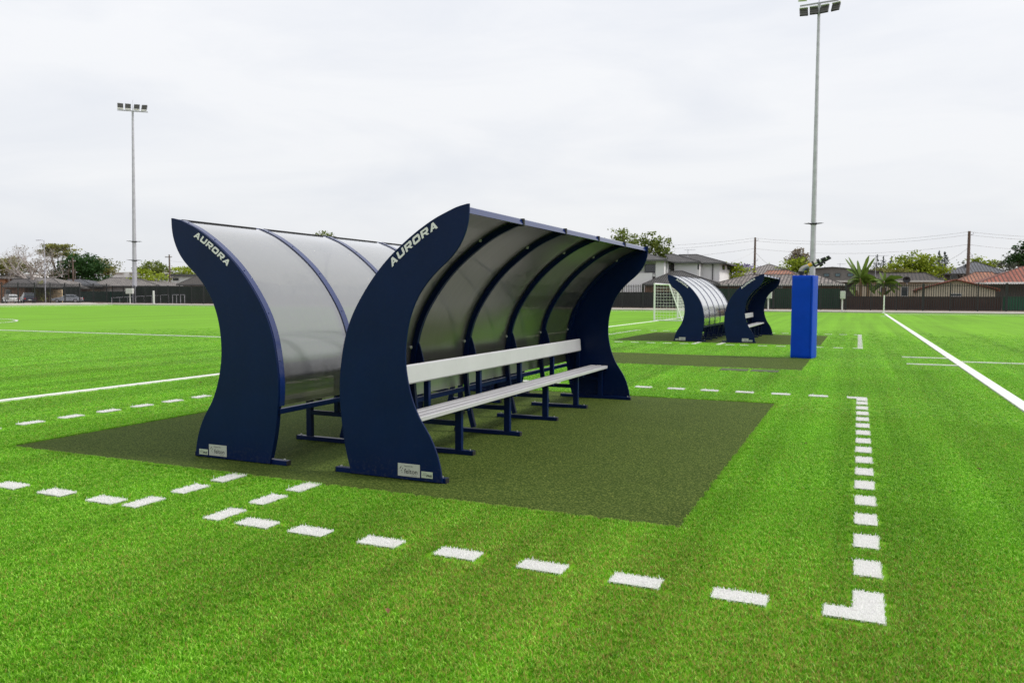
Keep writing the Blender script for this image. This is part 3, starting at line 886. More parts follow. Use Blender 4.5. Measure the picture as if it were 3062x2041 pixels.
def plates(panel, xf, zf, xp, zp):
    y = -.0035
    pl = MB().cbox(xf[0], xf[1], y, -.0002, zf[0], zf[1], .001).build('maker_plate', M_PLATE, panel)
    w, h = xf[1] - xf[0], zf[1] - zf[0]; cx = (xf[0] + xf[1]) / 2
    ink = MB()
    def put(body, size, x, z, bold=0.0, shear=0.0, al='CENTER', sx=1.0):
        vs, fs = text_mesh(body, size, shear, bold, al)
        ink.add([(x + a * sx, y - .0006, z + b) for a, b, c in vs], fs)
    put('Supplied By', h * .17, cx - .004, zf[0] + h * .76)
    put('felton', h * .52, cx + w * .10, zf[0] + h * .24, bold=.0006)
    put('INDUSTRIES', h * .10, cx + w * .24, zf[0] + h * .08)
    bx, bz = xf[0] + w * .10, zf[0] + h * .50
    for (dx, dz, ln) in ((0, .02, .026), (.012, -.002, .012), (.024, .018, .009), (.020, -.016, .006)):
        a = (bx + dx, bz + dz - .01); t = (.55, .835)
        p0, p1 = a, (a[0] + t[0] * ln, a[1] + t[1] * ln); nx, nz = -t[1] * .0032, t[0] * .0032
        ink.add([(p0[0] + nx, y - .0006, p0[1] + nz), (p0[0] - nx, y - .0006, p0[1] - nz), (p1[0] - nx, y - .0006, p1[1] - nz), (p1[0] + nx, y - .0006, p1[1] + nz)], [(0, 1, 2, 3)])
    for sx_ in (xf[0] + .008, xf[1] - .008):
        ink.add([(sx_ + .002 * math.cos(q), y - .0006, zf[0] + h * .55 + .002 * math.sin(q)) for q in np.linspace(0, 6.283, 7)[:-1]], [tuple(range(6))])
    # print belongs on the panel's plate, parts stay two levels deep
    ink.build('plate_print', M_INK, panel, fix=False)
    MB().cbox(xp[0], xp[1], y, -.0002, zp[0], zp[1], .001).build('badge', mat('badge', (.45, .52, .38), rough=.5), panel)
    ink = MB(); w, h = xp[1] - xp[0], zp[1] - zp[0]
    put('PHS', h * .50, xp[0] + w * .66, zp[0] + h * .20, bold=.0011, shear=.3, sx=1.15)
    for i in range(3):
        x0, z0 = xp[0] + w * (.10 + .10 * i), zp[0] + h * (.38 - .05 * i)
        ink.add([(x0, y - .0006, z0), (x0 + .004, y - .0006, z0), (x0 + .022, y - .0006, z0 + h * .50), (x0 + .020, y - .0006, z0 + h * .50)], [(0, 1, 2, 3)])
    ink.build('badge_print', M_INK, panel, fix=False)

def ribbon(mb, curve, sgn, d0, d1, y0, y1):
    """solid strip that follows a profile curve between two inward offsets"""
    a = offset_curve(curve, d0); b = offset_curve(curve, d1); n = len(curve); o = len(mb.v)
    for p in (a, b):
        for y in (y0, y1):
            mb.v += [(sgn * x, y, z) for x, z in p]
    I = lambda k, i: o + k * n + i          # 0: a,y0  1: a,y1  2: b,y0  3: b,y1
    for i in range(n - 1):
        mb.f += [(I(0, i), I(0, i + 1), I(1, i + 1), I(1, i)), (I(2, i), I(3, i), I(3, i + 1), I(2, i + 1)),
                 (I(0, i), I(2, i), I(2, i + 1), I(0, i + 1)), (I(1, i), I(1, i + 1), I(3, i + 1), I(3, i))]
    for i in (0, n - 1):
        mb.f.append((I(0, i), I(1, i), I(3, i), I(2, i)))
    return mb

def sub_curve(z_lo, x_hi=None):
    c = [p for p in BACK_S if p[1] >= z_lo]
    if x_hi is not None:
        c = [p for p in c if p[0] <= x_hi]
    return c

def make_shelter(sgn, loc, label):
    root = thing('team_shelter', label, 'team shelter', loc, group='team shelters')
    # end panels
    p1 = side_panel(root, sgn, 0.0, .020, True)
    lettering(p1, sgn)
    if sgn > 0:
        plates(p1, (.035, .264), (.041, .156), (.279, .394), (.044, .102))
    else:
        plates(p1, (-.301, -.068), (.034, .147), (-.433, -.317), (.034, .090))
    side_panel(root, sgn, LEN + .005, LEN + .025, False)
    # translucent roof sheets, one per bay
    cs = sub_curve(.562, .712)
    P = np.array(cs); arc = np.concatenate([[0], np.cumsum(np.linalg.norm(np.diff(P, axis=0), axis=1))])
    outer, inner = offset_curve(cs, .009), offset_curve(cs, .017); n = len(cs)
    for b in range(NB):
        y0, y1 = BAY * b + (.03 if b == 0 else .006), BAY * (b + 1) - .006
        me = bpy.data.meshes.new('roof_sheet')
        vs = []
        for p in (outer, inner):
            for y in (y0, y1):
                vs += [(sgn * x, y, z) for x, z in p]
        fs, uvs = [], []
        I = lambda k, i: k * n + i
        uvv = lambda k, i: ((y0, y1)[k % 2] - b * .37, arc[i])
        for i in range(n - 1):
            for q in ([(0, i), (0, i + 1), (1, i + 1), (1, i)], [(2, i), (3, i), (3, i + 1), (2, i + 1)], [(0, i), (2, i), (2, i + 1), (0, i + 1)], [(1, i), (1, i + 1), (3, i + 1), (3, i)]):
                fs.append([I(*t) for t in q]); uvs += [uvv(*t) for t in q]
        for i in (0, n - 1):
            q = [(0, i), (1, i), (3, i), (2, i)]
            fs.append([I(*t) for t in q]); uvs += [uvv(*t) for t in q]
        me.from_pydata(vs, [], fs); me.materials.append(M_SHEET); me.materials.append(M_SHEET_IN)
        for pi in range(0, 4 * (n - 1), 4):
            me.polygons[pi + 1].material_index = 1
        ul = me.uv_layers.new(name='UVMap'); ul.data.foreach_set('uv', np.array(uvs, np.float32).ravel())
        me.polygons.foreach_set('use_smooth', [True] * len(fs)); me.set_sharp_from_angle(angle=R(50))
        o = bpy.data.objects.new('roof_sheet', me); col.objects.link(o); o.parent = root
        # front edge trim and gutter length
        g = MB()
        g.prism([(sgn * .700, 2.402), (sgn * .728, 2.362), (sgn * .738, 2.366), (sgn * .716, 2.420), (sgn * .690, 2.432), (sgn * .686, 2.424)], y0 + .012, y1 - .012)
        g.build('gutter', M_STRIP, root)
        MB().tube([(sgn * .660, y0 + .02, 2.425), (sgn * .660, y1 - .10, 2.425)], .008, 6).build('edge_strip', M_BLACK, root)
        # bottom rail under the sheet
        MB().cbox(sgn * -.590, sgn * -.540, BAY * b + .03, BAY * (b + 1) - .03, .505, .556, .004).build('bottom_rail', M_NAVY, root)
    # ribs with their stands
    cover_c = sub_curve(.545, .690)
    rib_c = sub_curve(.05, .700)
    for i in range(NB + 1):
        end = i in (0, NB)
        yc = BAY * i + (.052 if i == 0 else (-.042 if i == NB else 0.0))
        MBc = ribbon(MB(), cover_c, sgn, -.001, .0085, yc - (.029 if i == 0 else .042), yc + .045)
        cv = MBc.build('cover_strip', M_STRIP, root, smooth=True)
        rib = ribbon(MB(), rib_c, sgn, .018, .075, yc - .022, yc + .022).build('rib', M_NAVY, root, smooth=True)
        for j in (3, 12, 22, 32, 42):
            if j < len(cover_c):
                x, z = cover_c[j]
                MB().tube([(sgn * x, yc, z), (sgn * (x - .0035), yc, z + .004)], .006, 6).build('screw', M_NAVY, cv)
        # washers on the inside
        for (zz, dy) in ((2.235, -.045), (1.13, -.05)):
            k = min(range(len(rib_c)), key=lambda q: abs(rib_c[q][1] - zz))
            oc = offset_curve(rib_c, .019)[k]; ic = offset_curve(rib_c, .030)[k]
            if not (i == 0):
                MB().tube([(sgn * oc[0], yc + dy, oc[1]), (sgn * ic[0], yc + dy, ic[1])], .018, 10).build('washer', M_PLATE, rib)
                ic2 = offset_curve(rib_c, .040)[k]
                MB().tube([(sgn * ic[0], yc + dy, ic[1]), (sgn * ic2[0], yc + dy, ic2[1])], .008, 6).build('bolt', M_BOLT, rib)
        if 0 < i < NB:
            MB().cbox(sgn * .690, sgn * .742, yc - .016, yc + .016, 2.352, 2.428, .004).build('gutter_clip', M_BLACK, root)
        # stand
        fx0, fx1 = (-.664, .510) if end else (-.690, .180)
        yf = yc
        foot = MB().cbox(sgn * fx0, sgn * fx1, yf - .03, yf + .03, .004, .052, .004).build('foot', M_NAVY, root)
        for fx, d in ((fx0, -1), (fx1, 1)):
            MB().cbox(sgn * fx, sgn * (fx + d * .006), yf - .031, yf + .031, .003, .053, .002).build('end_cap', M_BLACK, foot)
            MB().tube([(sgn * (fx - d * .045), yf, .052), (sgn * (fx - d * .045), yf, .066)], .011, 6).build('bolt', M_BOLT, foot)
        MB().cbox(sgn * -.030, sgn * .046, yf - .025, yf + .025, .052, .494, .004).build('front_post', M_NAVY, root)
        MB().cbox(sgn * -.515, sgn * -.031, yf - .022, yf + .022, .300, .352, .003).build('cross_bar', M_NAVY, root)
        MB().cbox(sgn * -.150, sgn * .125, yf - .02, yf + .02, .470, .493, .003).build('seat_bearer', M_NAVY, root)
        MB().cbox(sgn * -.405, sgn * -.343, yf - .025, yf + .025, .353, .930, .004).build('back_post', M_NAVY, root)
        # curved gusset between rib and backrest post
        gz = np.linspace(0, 1, 9)
        gp = [(-.405 - .115 * (1 - (1 - t) ** .5) * 1.0, .93 + .28 * t) for t in gz]
        gp = [(sgn * x, z) for x, z in gp] + [(sgn * -.515, 1.21), (sgn * -.530, .93)]
        MB().prism(gp, yf - .006, yf + .006).build('gusset', M_NAVY, root)
    # bench
    for k in range(3):
        x0 = -.150 + k * .0995
        s = MB()
        s.cbox(sgn * x0, sgn * (x0 + .0855), .075, LEN - .06, .496, .545 if k < 2 else .543, .006)
        s.build('seat_plank', M_ALU, root)
    bk = MB()
    c = .008
    bk.prism([(sgn * -.342, .775 + c), (sgn * (-.342 + c), .770), (sgn * (-.306 - c), .770), (sgn * -.306, .775 + c), (sgn * -.318, .958 - c), (sgn * (-.318 - c), .966), (sgn * (-.350 + c), .966), (sgn * -.352, .958 - c)], .075, LEN - .10)
    bk.build('backrest', M_ALU, root)
    return root

sh_r = make_shelter(1, (-3.80, 6.0, 0.0), 'large navy shelter in the foreground, its aluminium bench facing right')
sh_l = make_shelter(-1, (-5.709, 6.0, 0.0), 'large navy shelter in the foreground seen from behind, curved grey roof, nearest the left edge')
c = copy_tree(sh_l); c.location.y += 22.9
c['label'] = 'small distant navy shelter beside the white goal, its curved grey roof towards us'
c = copy_tree(sh_r); c.location.y += 22.9
c['label'] = 'small distant navy shelter next to the blue post pad, bench facing right'

# ------------------------------------------------------------------ blue post pad and water cannon
pad = thing('post_pad', 'tall bright blue vinyl padded block standing on the far matting', 'post pad', (-1.33, 22.62, 0.005), R(-10))
w, d, hh = .275, .285, 2.215
def rrect(x0, x1, y0, y1, r, n=4):
    out = []
    for cx, cy, a0 in ((x1 - r, y1 - r, 0), (x0 + r, y1 - r, 90), (x0 + r, y0 + r, 180), (x1 - r, y0 + r, 270)):
        for i in range(n + 1):
            a = R(a0 + 90 * i / n); out.append((cx + r * math.cos(a), cy + r * math.sin(a)))
    return out
def pad_block(x0, x1, y0, y1, z0, z1, r=.03):
    mb = MB(); N = 20
    base = rrect(x0, x1, y0, y1, r); n = len(base)
    cx, cy = (x0 + x1) / 2, (y0 + y1) / 2
    zs = [z0, z0 + .02] + list(np.linspace(z0 + .1, z1 - .1, 18)) + [z1 - .02, z1]
    for i, z in enumerate(zs):
        s = .95 if i in (0, len(zs) - 1) else 1 + .006 * math.sin(z * 7.3) + .004 * math.sin(z * 17.1 + 1)
        mb.v += [(cx + (x - cx) * s, cy + (y - cy) * s, z) for x, y in base]
    for i in range(len(zs) - 1):
        for k in range(n):
            a = i * n + k; b = i * n + (k + 1) % n
            mb.f.append((a, b, b + n, a + n))
    mb.f.append(tuple(range(n))[::-1]); e = (len(zs) - 1) * n
    mb.f.append(tuple(e + k for k in range(n)))
    return mb
pad_block(-w, w - .045, -d, d, 0, hh).build('front_cushion', M_PAD, pad, smooth=True)
pad_block(w - .044, w, -d - .004, d + .004, 0, hh - .004, .012).build('side_cushion', M_PAD, pad, smooth=True)

gun = thing('water_cannon', 'grey and black irrigation water cannon rising above the blue pad', 'water cannon', (-1.43, 22.60, 2.22))
gun.scale = (.82, .82, .82)
M_GREYM = mat('cast_grey', (.36, .34, .32), rough=.45, metal=.4, noise=.15, nscale=12)
M_YEL = mat('yellow_label', (.75, .42, .03), rough=.5)
MB().tube([(0, 0, -.05), (0, 0, .05)], .05, 14).tube([(0, 0, .05), (0, 0, .105)], .085, 18).build('riser', M_BLACK, gun, smooth=True)
MB().tube([(0, 0, .105), (0, 0, .135)], .105, 20).build('flange', M_BLACK, gun, smooth=True)
MB().tube([(0, 0, .135), (.01, 0, .185), (.05, 0, .235), (.12, 0, .275), (.20, 0, .310)], [.085, .085, .080, .074, .066], 14).build('elbow', M_GREYM, gun, smooth=True)
bd = Vector((.905, 0, .425)); b0 = Vector((.20, 0, .310))
Pb = lambda t, dz=0: tuple(b0 + bd * t + Vector((-.425 * dz, 0, .905 * dz)))
br = MB().tube([Pb(0), Pb(.34)], [.066, .058], 14).build('barrel', mat('silver_barrel', (.60, .58, .52), rough=.4, metal=.3), gun, smooth=True)
MB().tube([Pb(.02), Pb(.135)], [.069, .065], 14).build('label_band', M_YEL, br, smooth=True)
MB().tube([Pb(.15), Pb(.21)], .095, 8).tube([Pb(.31), Pb(.39)], .082, 8).build('clamp', M_BLACK, gun)
MB().tube([Pb(.40), Pb(.44)], .060, 12).build('collar', M_WHITE, gun, smooth=True)
MB().tube([Pb(.44), Pb(.58), Pb(.72)], [.056, .048, .036], 12).build('nozzle', M_BLACK, gun, smooth=True)
MB().tube([Pb(.595), Pb(.62)], .050, 12).build('nozzle_ring', M_WHITE, gun, smooth=True)
MB().bar(Pb(.17, -.11), Pb(.74, -.060), .05, .06).build('drive_arm', M_BLACK, gun)
MB().tube([Pb(.33, -.13), Pb(.44, -.12)], [.07, .055], 8).tube([Pb(.46, -.12), Pb(.52, -.11)], .045, 8).build('counterweight', M_BLACK, gun)
MB().tube([(.16, 0, .26), (.19, .02, .12), (.15, .02, -.02)], .017, 8).bar((.10, 0, .20), (.22, 0, .18), .03, .05).build('drive_link', M_BLACK, gun)

# ------------------------------------------------------------------ goal
goal = thing('football_goal', 'white football goal with square mesh net behind the distant shelter', 'goal', (-12.37, 51.5, 0))
GW, GH, T1, B1 = 7.32, 2.44, .95, 1.85
for y in (0, GW):
    MB().tube([(0, y, 0), (0, y, GH)], .06, 10).build('post', M_WHITE, goal, smooth=True)
    MB().tube([(.05, y, GH - .02), (T1, y, GH - .03)], .03, 8).build('top_stay', M_WHITE, goal, smooth=True)
    MB().tube([(T1, y, GH - .03), (B1, y, .05)], .035, 8).build('back_stay', M_WHITE, goal, smooth=True)
    MB().tube([(0.06, y, .04), (B1, y, .04)], .035, 8).build('ground_bar', M_WHITE, goal, smooth=True)
MB().tube([(0, -.06, GH), (0, GW + .06, GH)], .06, 10).build('crossbar', M_WHITE, goal, smooth=True)
MB().tube([(B1, 0, .04), (B1, GW, .04)], .035, 8).build('ground_bar', M_WHITE, goal, smooth=True)
MB().tube([(T1, 0, GH - .03), (T1, GW, GH - .03)], .02, 8).build('rear_bar', M_WHITE, goal, smooth=True)
net = MB(); S = .20; rr = .008
nb_ = int(GW / S)
ln = math.hypot(B1 - T1, GH - .07)
for i in range(nb_ + 1):
    y = i * GW / nb_
    sag = lambda t: .06 * math.sin(t * 3.14)
    net.tube([(T1 + (B1 - T1) * t - sag(t) * .5, y + .02 * math.sin(i * 1.7 + t * 5), GH - .03 + (.05 - GH + .03) * t) for t in (0, .25, .5, .75, 1)], rr, 4, False)
    net.tube([(0, y, GH - .02), (T1 * .5, y, GH - .07), (T1, y, GH - .03)], rr, 4, False)
for j in range(int(ln / S)):
    t = (j + .5) * S / ln
    net.tube([(T1 + (B1 - T1) * t - .03 * math.sin(t * 3.14), q * GW / 12, GH - .03 + (.08 - GH) * t + .015 * math.sin(q * 2.1)) for q in range(13)], rr, 4, False)
for j in range(5):
    net.tube([(j * .2, 0, GH - .03), (j * .2, GW, GH - .03)], rr, 4, False)
for y in (0, GW):
    nz = int(GH / S)
    for j in range(1, nz):
        z = j * S; xe = T1 + (B1 - T1) * (GH - z) / GH
        net.tube([(0, y, z), (xe * .5, y + .02, z - .02), (xe, y, z)], rr, 4, False)
    for i in range(1, int(B1 / S)):
        x = i * S; zt = GH if x < T1 else GH * (B1 - x) / (B1 - T1)
        net.tube([(x, y, .05), (x + .01, y + .02, zt * .5), (x, y, zt - .03)], rr, 4, False)
stuff(net.build('net', M_NET, goal, fix=False))
# ------------------------------------------------------------------ perimeter fence
ZF = 0.19
FY = 91.2
FTOP = 3.02
def picket_fence(name, label, p0, p1, zb, zt, step=.21, post_every=2.45):
    """black spear fence from p0 to p1 (x, y): posts and rails are parts, the thin pickets one mass"""
    root = thing(name, label, 'fence', (p0[0], p0[1], zb))
    L_ = math.hypot(p1[0] - p0[0], p1[1] - p0[1]); ang = math.atan2(p1[1] - p0[1], p1[0] - p0[0])
    root.rotation_euler = (0, 0, ang)
    H = zt - zb; n = int(L_ / post_every)
    po = MB().box(-.06, .06, -.06, .06, -.05, H + .02).add([(-.036, -.036, H + .02), (.036, -.036, H + .02), (.036, .036, H + .02), (-.036, .036, H + .02), (0, 0, H + .06)], [(0, 1, 4), (1, 2, 4), (2, 3, 4), (3, 0, 4)]).build('post', M_FENCE, root)
    for i in range(1, n + 1):
        share(po, 'post', root, (i * post_every, 0, 0))
    rail = MB().box(.033, post_every - .033, -.02, .02, 0, .04).build('rail', M_FENCE, root)
    rail.location = (0, 0, .16)
    for i in range(n):
        for z in ((.16, H * .46, H - .28) if i else (H * .46, H - .28)):
            share(rail, 'rail', root, (i * post_every, 0, z))
    pk = MB()
    for i in range(int(L_ / step)):
        x = (i + .5) * step
        if abs((x / post_every + .5) % 1 - .5) * post_every < .05:
            continue
        pk.box(x - .034, x + .034, -.045, -.021, .08, H - .10)
        pk.add([(x - .034, -.033, H - .10), (x + .034, -.033, H - .10), (x, -.033, H)], [(0, 1, 2)])
    stuff(pk.build('pickets', M_FENCE, root, fix=False))
    return root
picket_fence('perimeter_fence', 'long black spear-topped steel fence across the far end of the pitch', (-111.5, FY), (38.0, FY), ZF, FTOP)
picket_fence('perimeter_fence', 'black spear-topped steel fence on the far left in front of the parked cars', (-111.7, 56.0), (-111.7, FY - .2), .30, 3.31)

# ------------------------------------------------------------------ corrugated boundary fences
def sheet_fence(name, label, x0, x1, y, zb, zt, material, pw=2.35):
    root = thing(name, label, 'fence', (x0, y, zb))
    n = max(1, round((x1 - x0) / pw)); pw = (x1 - x0) / n; H = zt - zb
    prof = []; nr = 9; p = (pw - .06) / nr
    for i in range(nr):
        b = .03 + i * p
        prof += [(b, 0), (b + p * .3, 0), (b + p * .42, -.045), (b + p * .88, -.045)]
    prof.append((pw - .03, 0))
    m = MB()
    for (a, d) in prof:
        m.v += [(a, d, .03), (a, d, H - .04), (a, d + .012, .03), (a, d + .012, H - .04)]
    for i in range(len(prof) - 1):
        a, b = i * 4, i * 4 + 4
        m.f += [(a, b, b + 1, a + 1), (a + 2, a + 3, b + 3, b + 2), (a + 1, b + 1, b + 3, a + 3), (a, a + 2, b + 2, b)]
    first = m.build('sheet_panel', material, root)
    cap = MB().box(.03, pw - .03, -.06, .03, H - .039, H).build('top_rail', material, root)
    po = MB().box(-.029, .029, -.065, .035, 0, H + .01).build('post', material, root)
    for i in range(n):
        if i:
            share(first, 'sheet_panel', root, (i * pw, 0, 0)); share(cap, 'top_rail', root, (i * pw, 0, 0))
        share(po, 'post', root, ((i + 1) * pw, 0, 0))
    return root
M_CHAR = mat('charcoal_sheet', (.022, .023, .025), rough=.55)
M_GRN = mat('green_sheet', (.008, .042, .022), rough=.55, noise=.15, nscale=.5)
M_GRN2 = mat('bright_green_sheet', (.012, .105, .050), rough=.55, noise=.15, nscale=.5)
M_BRN = mat('brown_sheet', (.052, .026, .020), rough=.6, noise=.2, nscale=.5)
M_DKG = mat('dark_green_screen', (.010, .022, .016), rough=.8, noise=.2, nscale=.6)
M_DKG2 = mat('teal_green_screen', (.010, .040, .030), rough=.8, noise=.2, nscale=.6)
sheet_fence('boundary_fence', 'charcoal corrugated fence behind the goal net', -36.17, -15.72, 96, .17, 2.11, M_CHAR)
sheet_fence('boundary_fence', 'dark green corrugated fence either side of the blue pad', -15.68, -1.89, 96.2, .17, 2.54, M_GRN)
sheet_fence('boundary_fence', 'long brown corrugated fence in front of the cream shed', -1.82, 13.70, 96, .17, 1.67, M_BRN)
sheet_fence('boundary_fence', 'bright green corrugated fence at the right edge', 13.88, 20.87, 96.2, .17, 1.68, M_GRN2)
sheet_fence('boundary_fence', 'tall black-green screen fence behind the white bollard, left of the shelters', -113.65, -91.27, 97, .17, 2.96, M_DKG)
sheet_fence('boundary_fence', 'low teal fence behind the grey meter box on the left', -128.39, -115.57, 98.5, .17, 2.12, M_DKG2)
sheet_fence('boundary_fence', 'dark green screen between the beige garage door and the teal fence', -127.11, -122.70, 94, .17, 2.90, M_DKG)

# ------------------------------------------------------------------ houses
M_GLASS = mat('window_glass', (.03, .04, .05), rough=.08, spec=.8)
M_FRAME = mat('window_frame', (.55, .55, .53), rough=.5)
M_DFRAME = mat('dark_frame', (.03, .03, .03), rough=.5)
M_FASC = mat('grey_fascia', (.10, .10, .10), rough=.6)
M_FASW = mat('white_fascia', (.62, .60, .55), rough=.6)
M_RENDER = mat('white_render', (.80, .79, .79), rough=.85, noise=.05, nscale=.5)
M_LITWHITE = mat('sunlit_white_wall', (.88, .88, .87), rough=.7)  # white raised: sunlight on these walls is put into the colour
M_CREAM = mat('cream_render', (.56, .49, .37), rough=.9, noise=.18, nscale=.5)
M_BEIGE = mat('beige_door', (.78, .61, .38), rough=.8, noise=.08, nscale=.8)
M_BRICK = mat('brown_brick', (.22, .125, .085), rough=.9, noise=.35, nscale=2.5)
M_OBRICK = mat('orange_brick', (.40, .20, .11), rough=.9, noise=.3, nscale=2.5)
M_GBRICK = mat('grey_brick', (.155, .145, .135), rough=.9, noise=.18, nscale=2.5)
M_PALE = mat('pale_weatherboard', (.54, .53, .52), rough=.8, noise=.08, nscale=1.0)
ROOF_GREY = roof_material('grey_tiles', (.135, .128, .126))
ROOF_BG = roof_material('brown_grey_tiles', (.240, .205, .185), var=.4, course=.48, width=.44)
ROOF_BRN = roof_material('brown_tiles', (.062, .048, .038), var=.2, course=.48, width=.44)
ROOF_RED = roof_material('red_tiles', (.34, .095, .055), var=.25, course=.48, width=.44)
ROOF_ORG = roof_material('orange_tiles', (.40, .165, .095), var=.25, course=.48, width=.44)
ROOF_SLATE = roof_material('slate_tiles', (.120, .124, .142), var=.2, course=.48, width=.44)
ROOF_TAUPE = roof_material('taupe_tiles', (.270, .240, .222), var=.2, course=.48, width=.44)
ROOF_DARK = roof_material('dark_tiles', (.090, .076, .072), var=.2, course=.48, width=.44)

class House:
    def __init__(self, label, x, y, z=.17, cat='house', name='house'):
        self.o = Vector((x, y, z)); self.root = thing(name, label, cat, (x, y, z))
    def put(self, mb, name, material, parent=None, smooth=False):
        ob = mb.build(name, material, parent or self.root, smooth)
        if parent is None:
            ob.location = -self.o
        return ob
    def wall(self, x0, x1, y0, y1, z0, z1, material):
        return self.put(MB().box(x0, x1, y0, y1, z0, z1), 'wall', material)
    def roof(self, x0, x1, y0, y1, ze, zr, material, rx0=None, rx1=None, ry=None, fascia=None, gable=False):
        """hip roof with its ridge along X from rx0 to rx1 (or a gable facing the pitch when gable=True)"""
        ry = (y0 + y1) / 2 if ry is None else ry
        vs, fs, uv = [], [], []
        def face(pts):
            o = len(vs); vs.extend(pts); fs.append(tuple(range(o, o + len(pts))))
            a, b = Vector(pts[0]), Vector(pts[1]); u = (b - a).normalized()
            nrm = u.cross(Vector(pts[2]) - a).normalized(); v = nrm.cross(u)
            for p in pts:
                d = Vector(p) - a; uv.append((d.dot(u), d.dot(v)))
        if gable:
            xm = (x0 + x1) / 2 if rx0 is None else rx0
            face([(x0, y1, ze), (x0, y0, ze), (xm, y0, zr), (xm, y1, zr)])
            face([(x1, y0, ze), (x1, y1, ze), (xm, y1, zr), (xm, y0, zr)])
            face([(x0, y1, ze - .12), (x0, y0, ze - .12), (xm, y0, zr - .12), (xm, y1, zr - .12)])
            face([(x1, y0, ze - .12), (x1, y1, ze - .12), (xm, y1, zr - .12), (xm, y0, zr - .12)])
            face([(x0, y0, ze - .12), (x0, y0, ze), (xm, y0, zr), (xm, y0, zr - .12)])
            face([(xm, y0, zr - .12), (xm, y0, zr), (x1, y0, ze), (x1, y0, ze - .12)])
        else:
            h = (y1 - y0) / 2
            rx0 = x0 + h if rx0 is None else rx0; rx1 = x1 - h if rx1 is None else rx1
            A, B, C, D = (x0, y0, ze), (x1, y0, ze), (x1, y1, ze), (x0, y1, ze); E_, F_ = (rx0, ry, zr), (rx1, ry, zr)
            if abs(rx1 - rx0) < .05:
                face([A, B, E_]); face([B, C, E_]); face([C, D, E_]); face([D, A, E_])
            else:
                face([A, B, F_, E_]); face([B, C, F_]); face([C, D, E_, F_]); face([D, A, E_])
            face([D, C, B, A])
        me = bpy.data.meshes.new('roof'); me.from_pydata(vs, [], fs); me.materials.append(material)
        ul = me.uv_layers.new(name='UVMap'); ul.data.foreach_set('uv', np.array(uv, np.float32).ravel())
        ob = bpy.data.objects.new('roof', me); col.objects.link(ob); ob.parent = self.root; ob.location = -self.o
        if not gable:
            fm = MB(); t = .02
            for (a0, a1, b0, b1) in ((x0 - t, x1 + t, y0 - t - .08, y0 - t), (x1 + t, x1 + t + .08, y0 - t, y1 + t), (x0 - t - .08, x0 - t, y0 - t, y1 + t)):
                fm.box(a0, a1, b0, b1, ze - .20, ze + .01)
            fm.build('fascia', fascia or M_FASC, ob)
            # ridge and hip capping
            cp = MB()
            if abs(rx1 - rx0) > .05:
                cp.tube([E_, F_], .09, 6)
            for p, q in ((A, E_), (B, F_)):
                cp.tube([p, q], .08, 6)
            cp.build('ridge_capping', material, ob, fix=False)
        return ob
    def window(self, x0, x1, z0, z1, y, frame=None, panes=2, glass=None):
        w = self.put(MB().box(x0, x1, y - .06, y + .02, z0, z0 + .07).box(x0, x1, y - .06, y + .02, z1 - .07, z1).box(x0, x0 + .07, y - .06, y + .02, z0 + .07, z1 - .07).box(x1 - .07, x1, y - .06, y + .02, z0 + .07, z1 - .07), 'window', frame or M_FRAME)
        for i in range(panes):
            a = x0 + .07 + (x1 - x0 - .14) * i / panes + (.02 if i else 0); b = x0 + .07 + (x1 - x0 - .14) * (i + 1) / panes
            MB().box(a, b, y - .03, y + .01, z0 + .071, z1 - .071).build('pane', glass or M_GLASS, w)
        return w
    def side_window(self, y0, y1, z0, z1, x, frame=None):
        w = self.put(MB().box(x - .02, x + .06, y0, y1, z0, z0 + .07).box(x - .02, x + .06, y0, y1, z1 - .07, z1).box(x - .02, x + .06, y0, y0 + .07, z0 + .07, z1 - .07).box(x - .02, x + .06, y1 - .07, y1, z0 + .07, z1 - .07), 'window', frame or M_DFRAME)
        MB().box(x - .01, x + .03, y0 + .07, y1 - .07, z0 + .071, z1 - .071).build('pane', M_GLASS, w)
    def antenna(self, x, y, z0, z1, span=1.6):
        m = MB().tube([(x, y, z0), (x, y, z1)], .03, 6).tube([(x - span * .35, y, z1 - .1), (x + span * .65, y, z1 - .1)], .025, 6)
        for i in range(6):
            xx = x - span * .3 + i * span * .18
            m.tube([(xx, y - .35, z1 - .1), (xx, y + .35, z1 - .1)], .015, 5)
        self.put(m, 'antenna', M_GALV)

# -- white rendered two-storey house (right of the shelter)
h = House('white two-storey house with grey hipped roofs behind the goal', -22.86, 107)
xl, xc, xm, xr = -32.35, -23.75, -20.12, -17.47
h.wall(xl, xc - .2, 106.5, 117, .17, 6.56, M_RENDER)
h.wall(xl, xc - 1.6, 104.0, 104.25, .17, 4.71, M_RENDER)
h.wall(xc - 1.15, xc, 104.0, 104.9, .17, 6.37, M_RENDER)
h.wall(xl, xc - 1.3, 104.26, 106.5, 4.52 - .3, 4.52, M_RENDER)
h.window(-26.98, -24.94, 4.81, 5.95, 106.42, M_DFRAME, 2)
h.wall(xc + .5, xm, 108, 117, .17, 6.23, M_RENDER)
h.window(-23.94, -23.71, 5.24, 5.93, 107.95, M_DFRAME, 1)
h.wall(-20.23, xr, 110, 120.5, .17, 6.08, M_RENDER)
h.wall(xm + .02, -19.88, 108.2, 117, .17, 6.07, M_RENDER)
h.window(-20.18, -19.93, 5.25, 5.93, 108.15, M_DFRAME, 1)
h.side_window(112.2, 114.2, 5.31, 5.95, xr)
h.side_window(116.5, 118.6, 5.46, 6.04, xr)
h.put(MB().tube([(-18.40, 109.9, .3), (-18.40, 109.9, 6.12)], .07, 6), 'downpipe', M_DFRAME)
h.put(MB().tube([(xr + .08, 120.2, .3), (xr + .08, 120.2, 6.10)], .08, 6), 'downpipe', M_DFRAME)
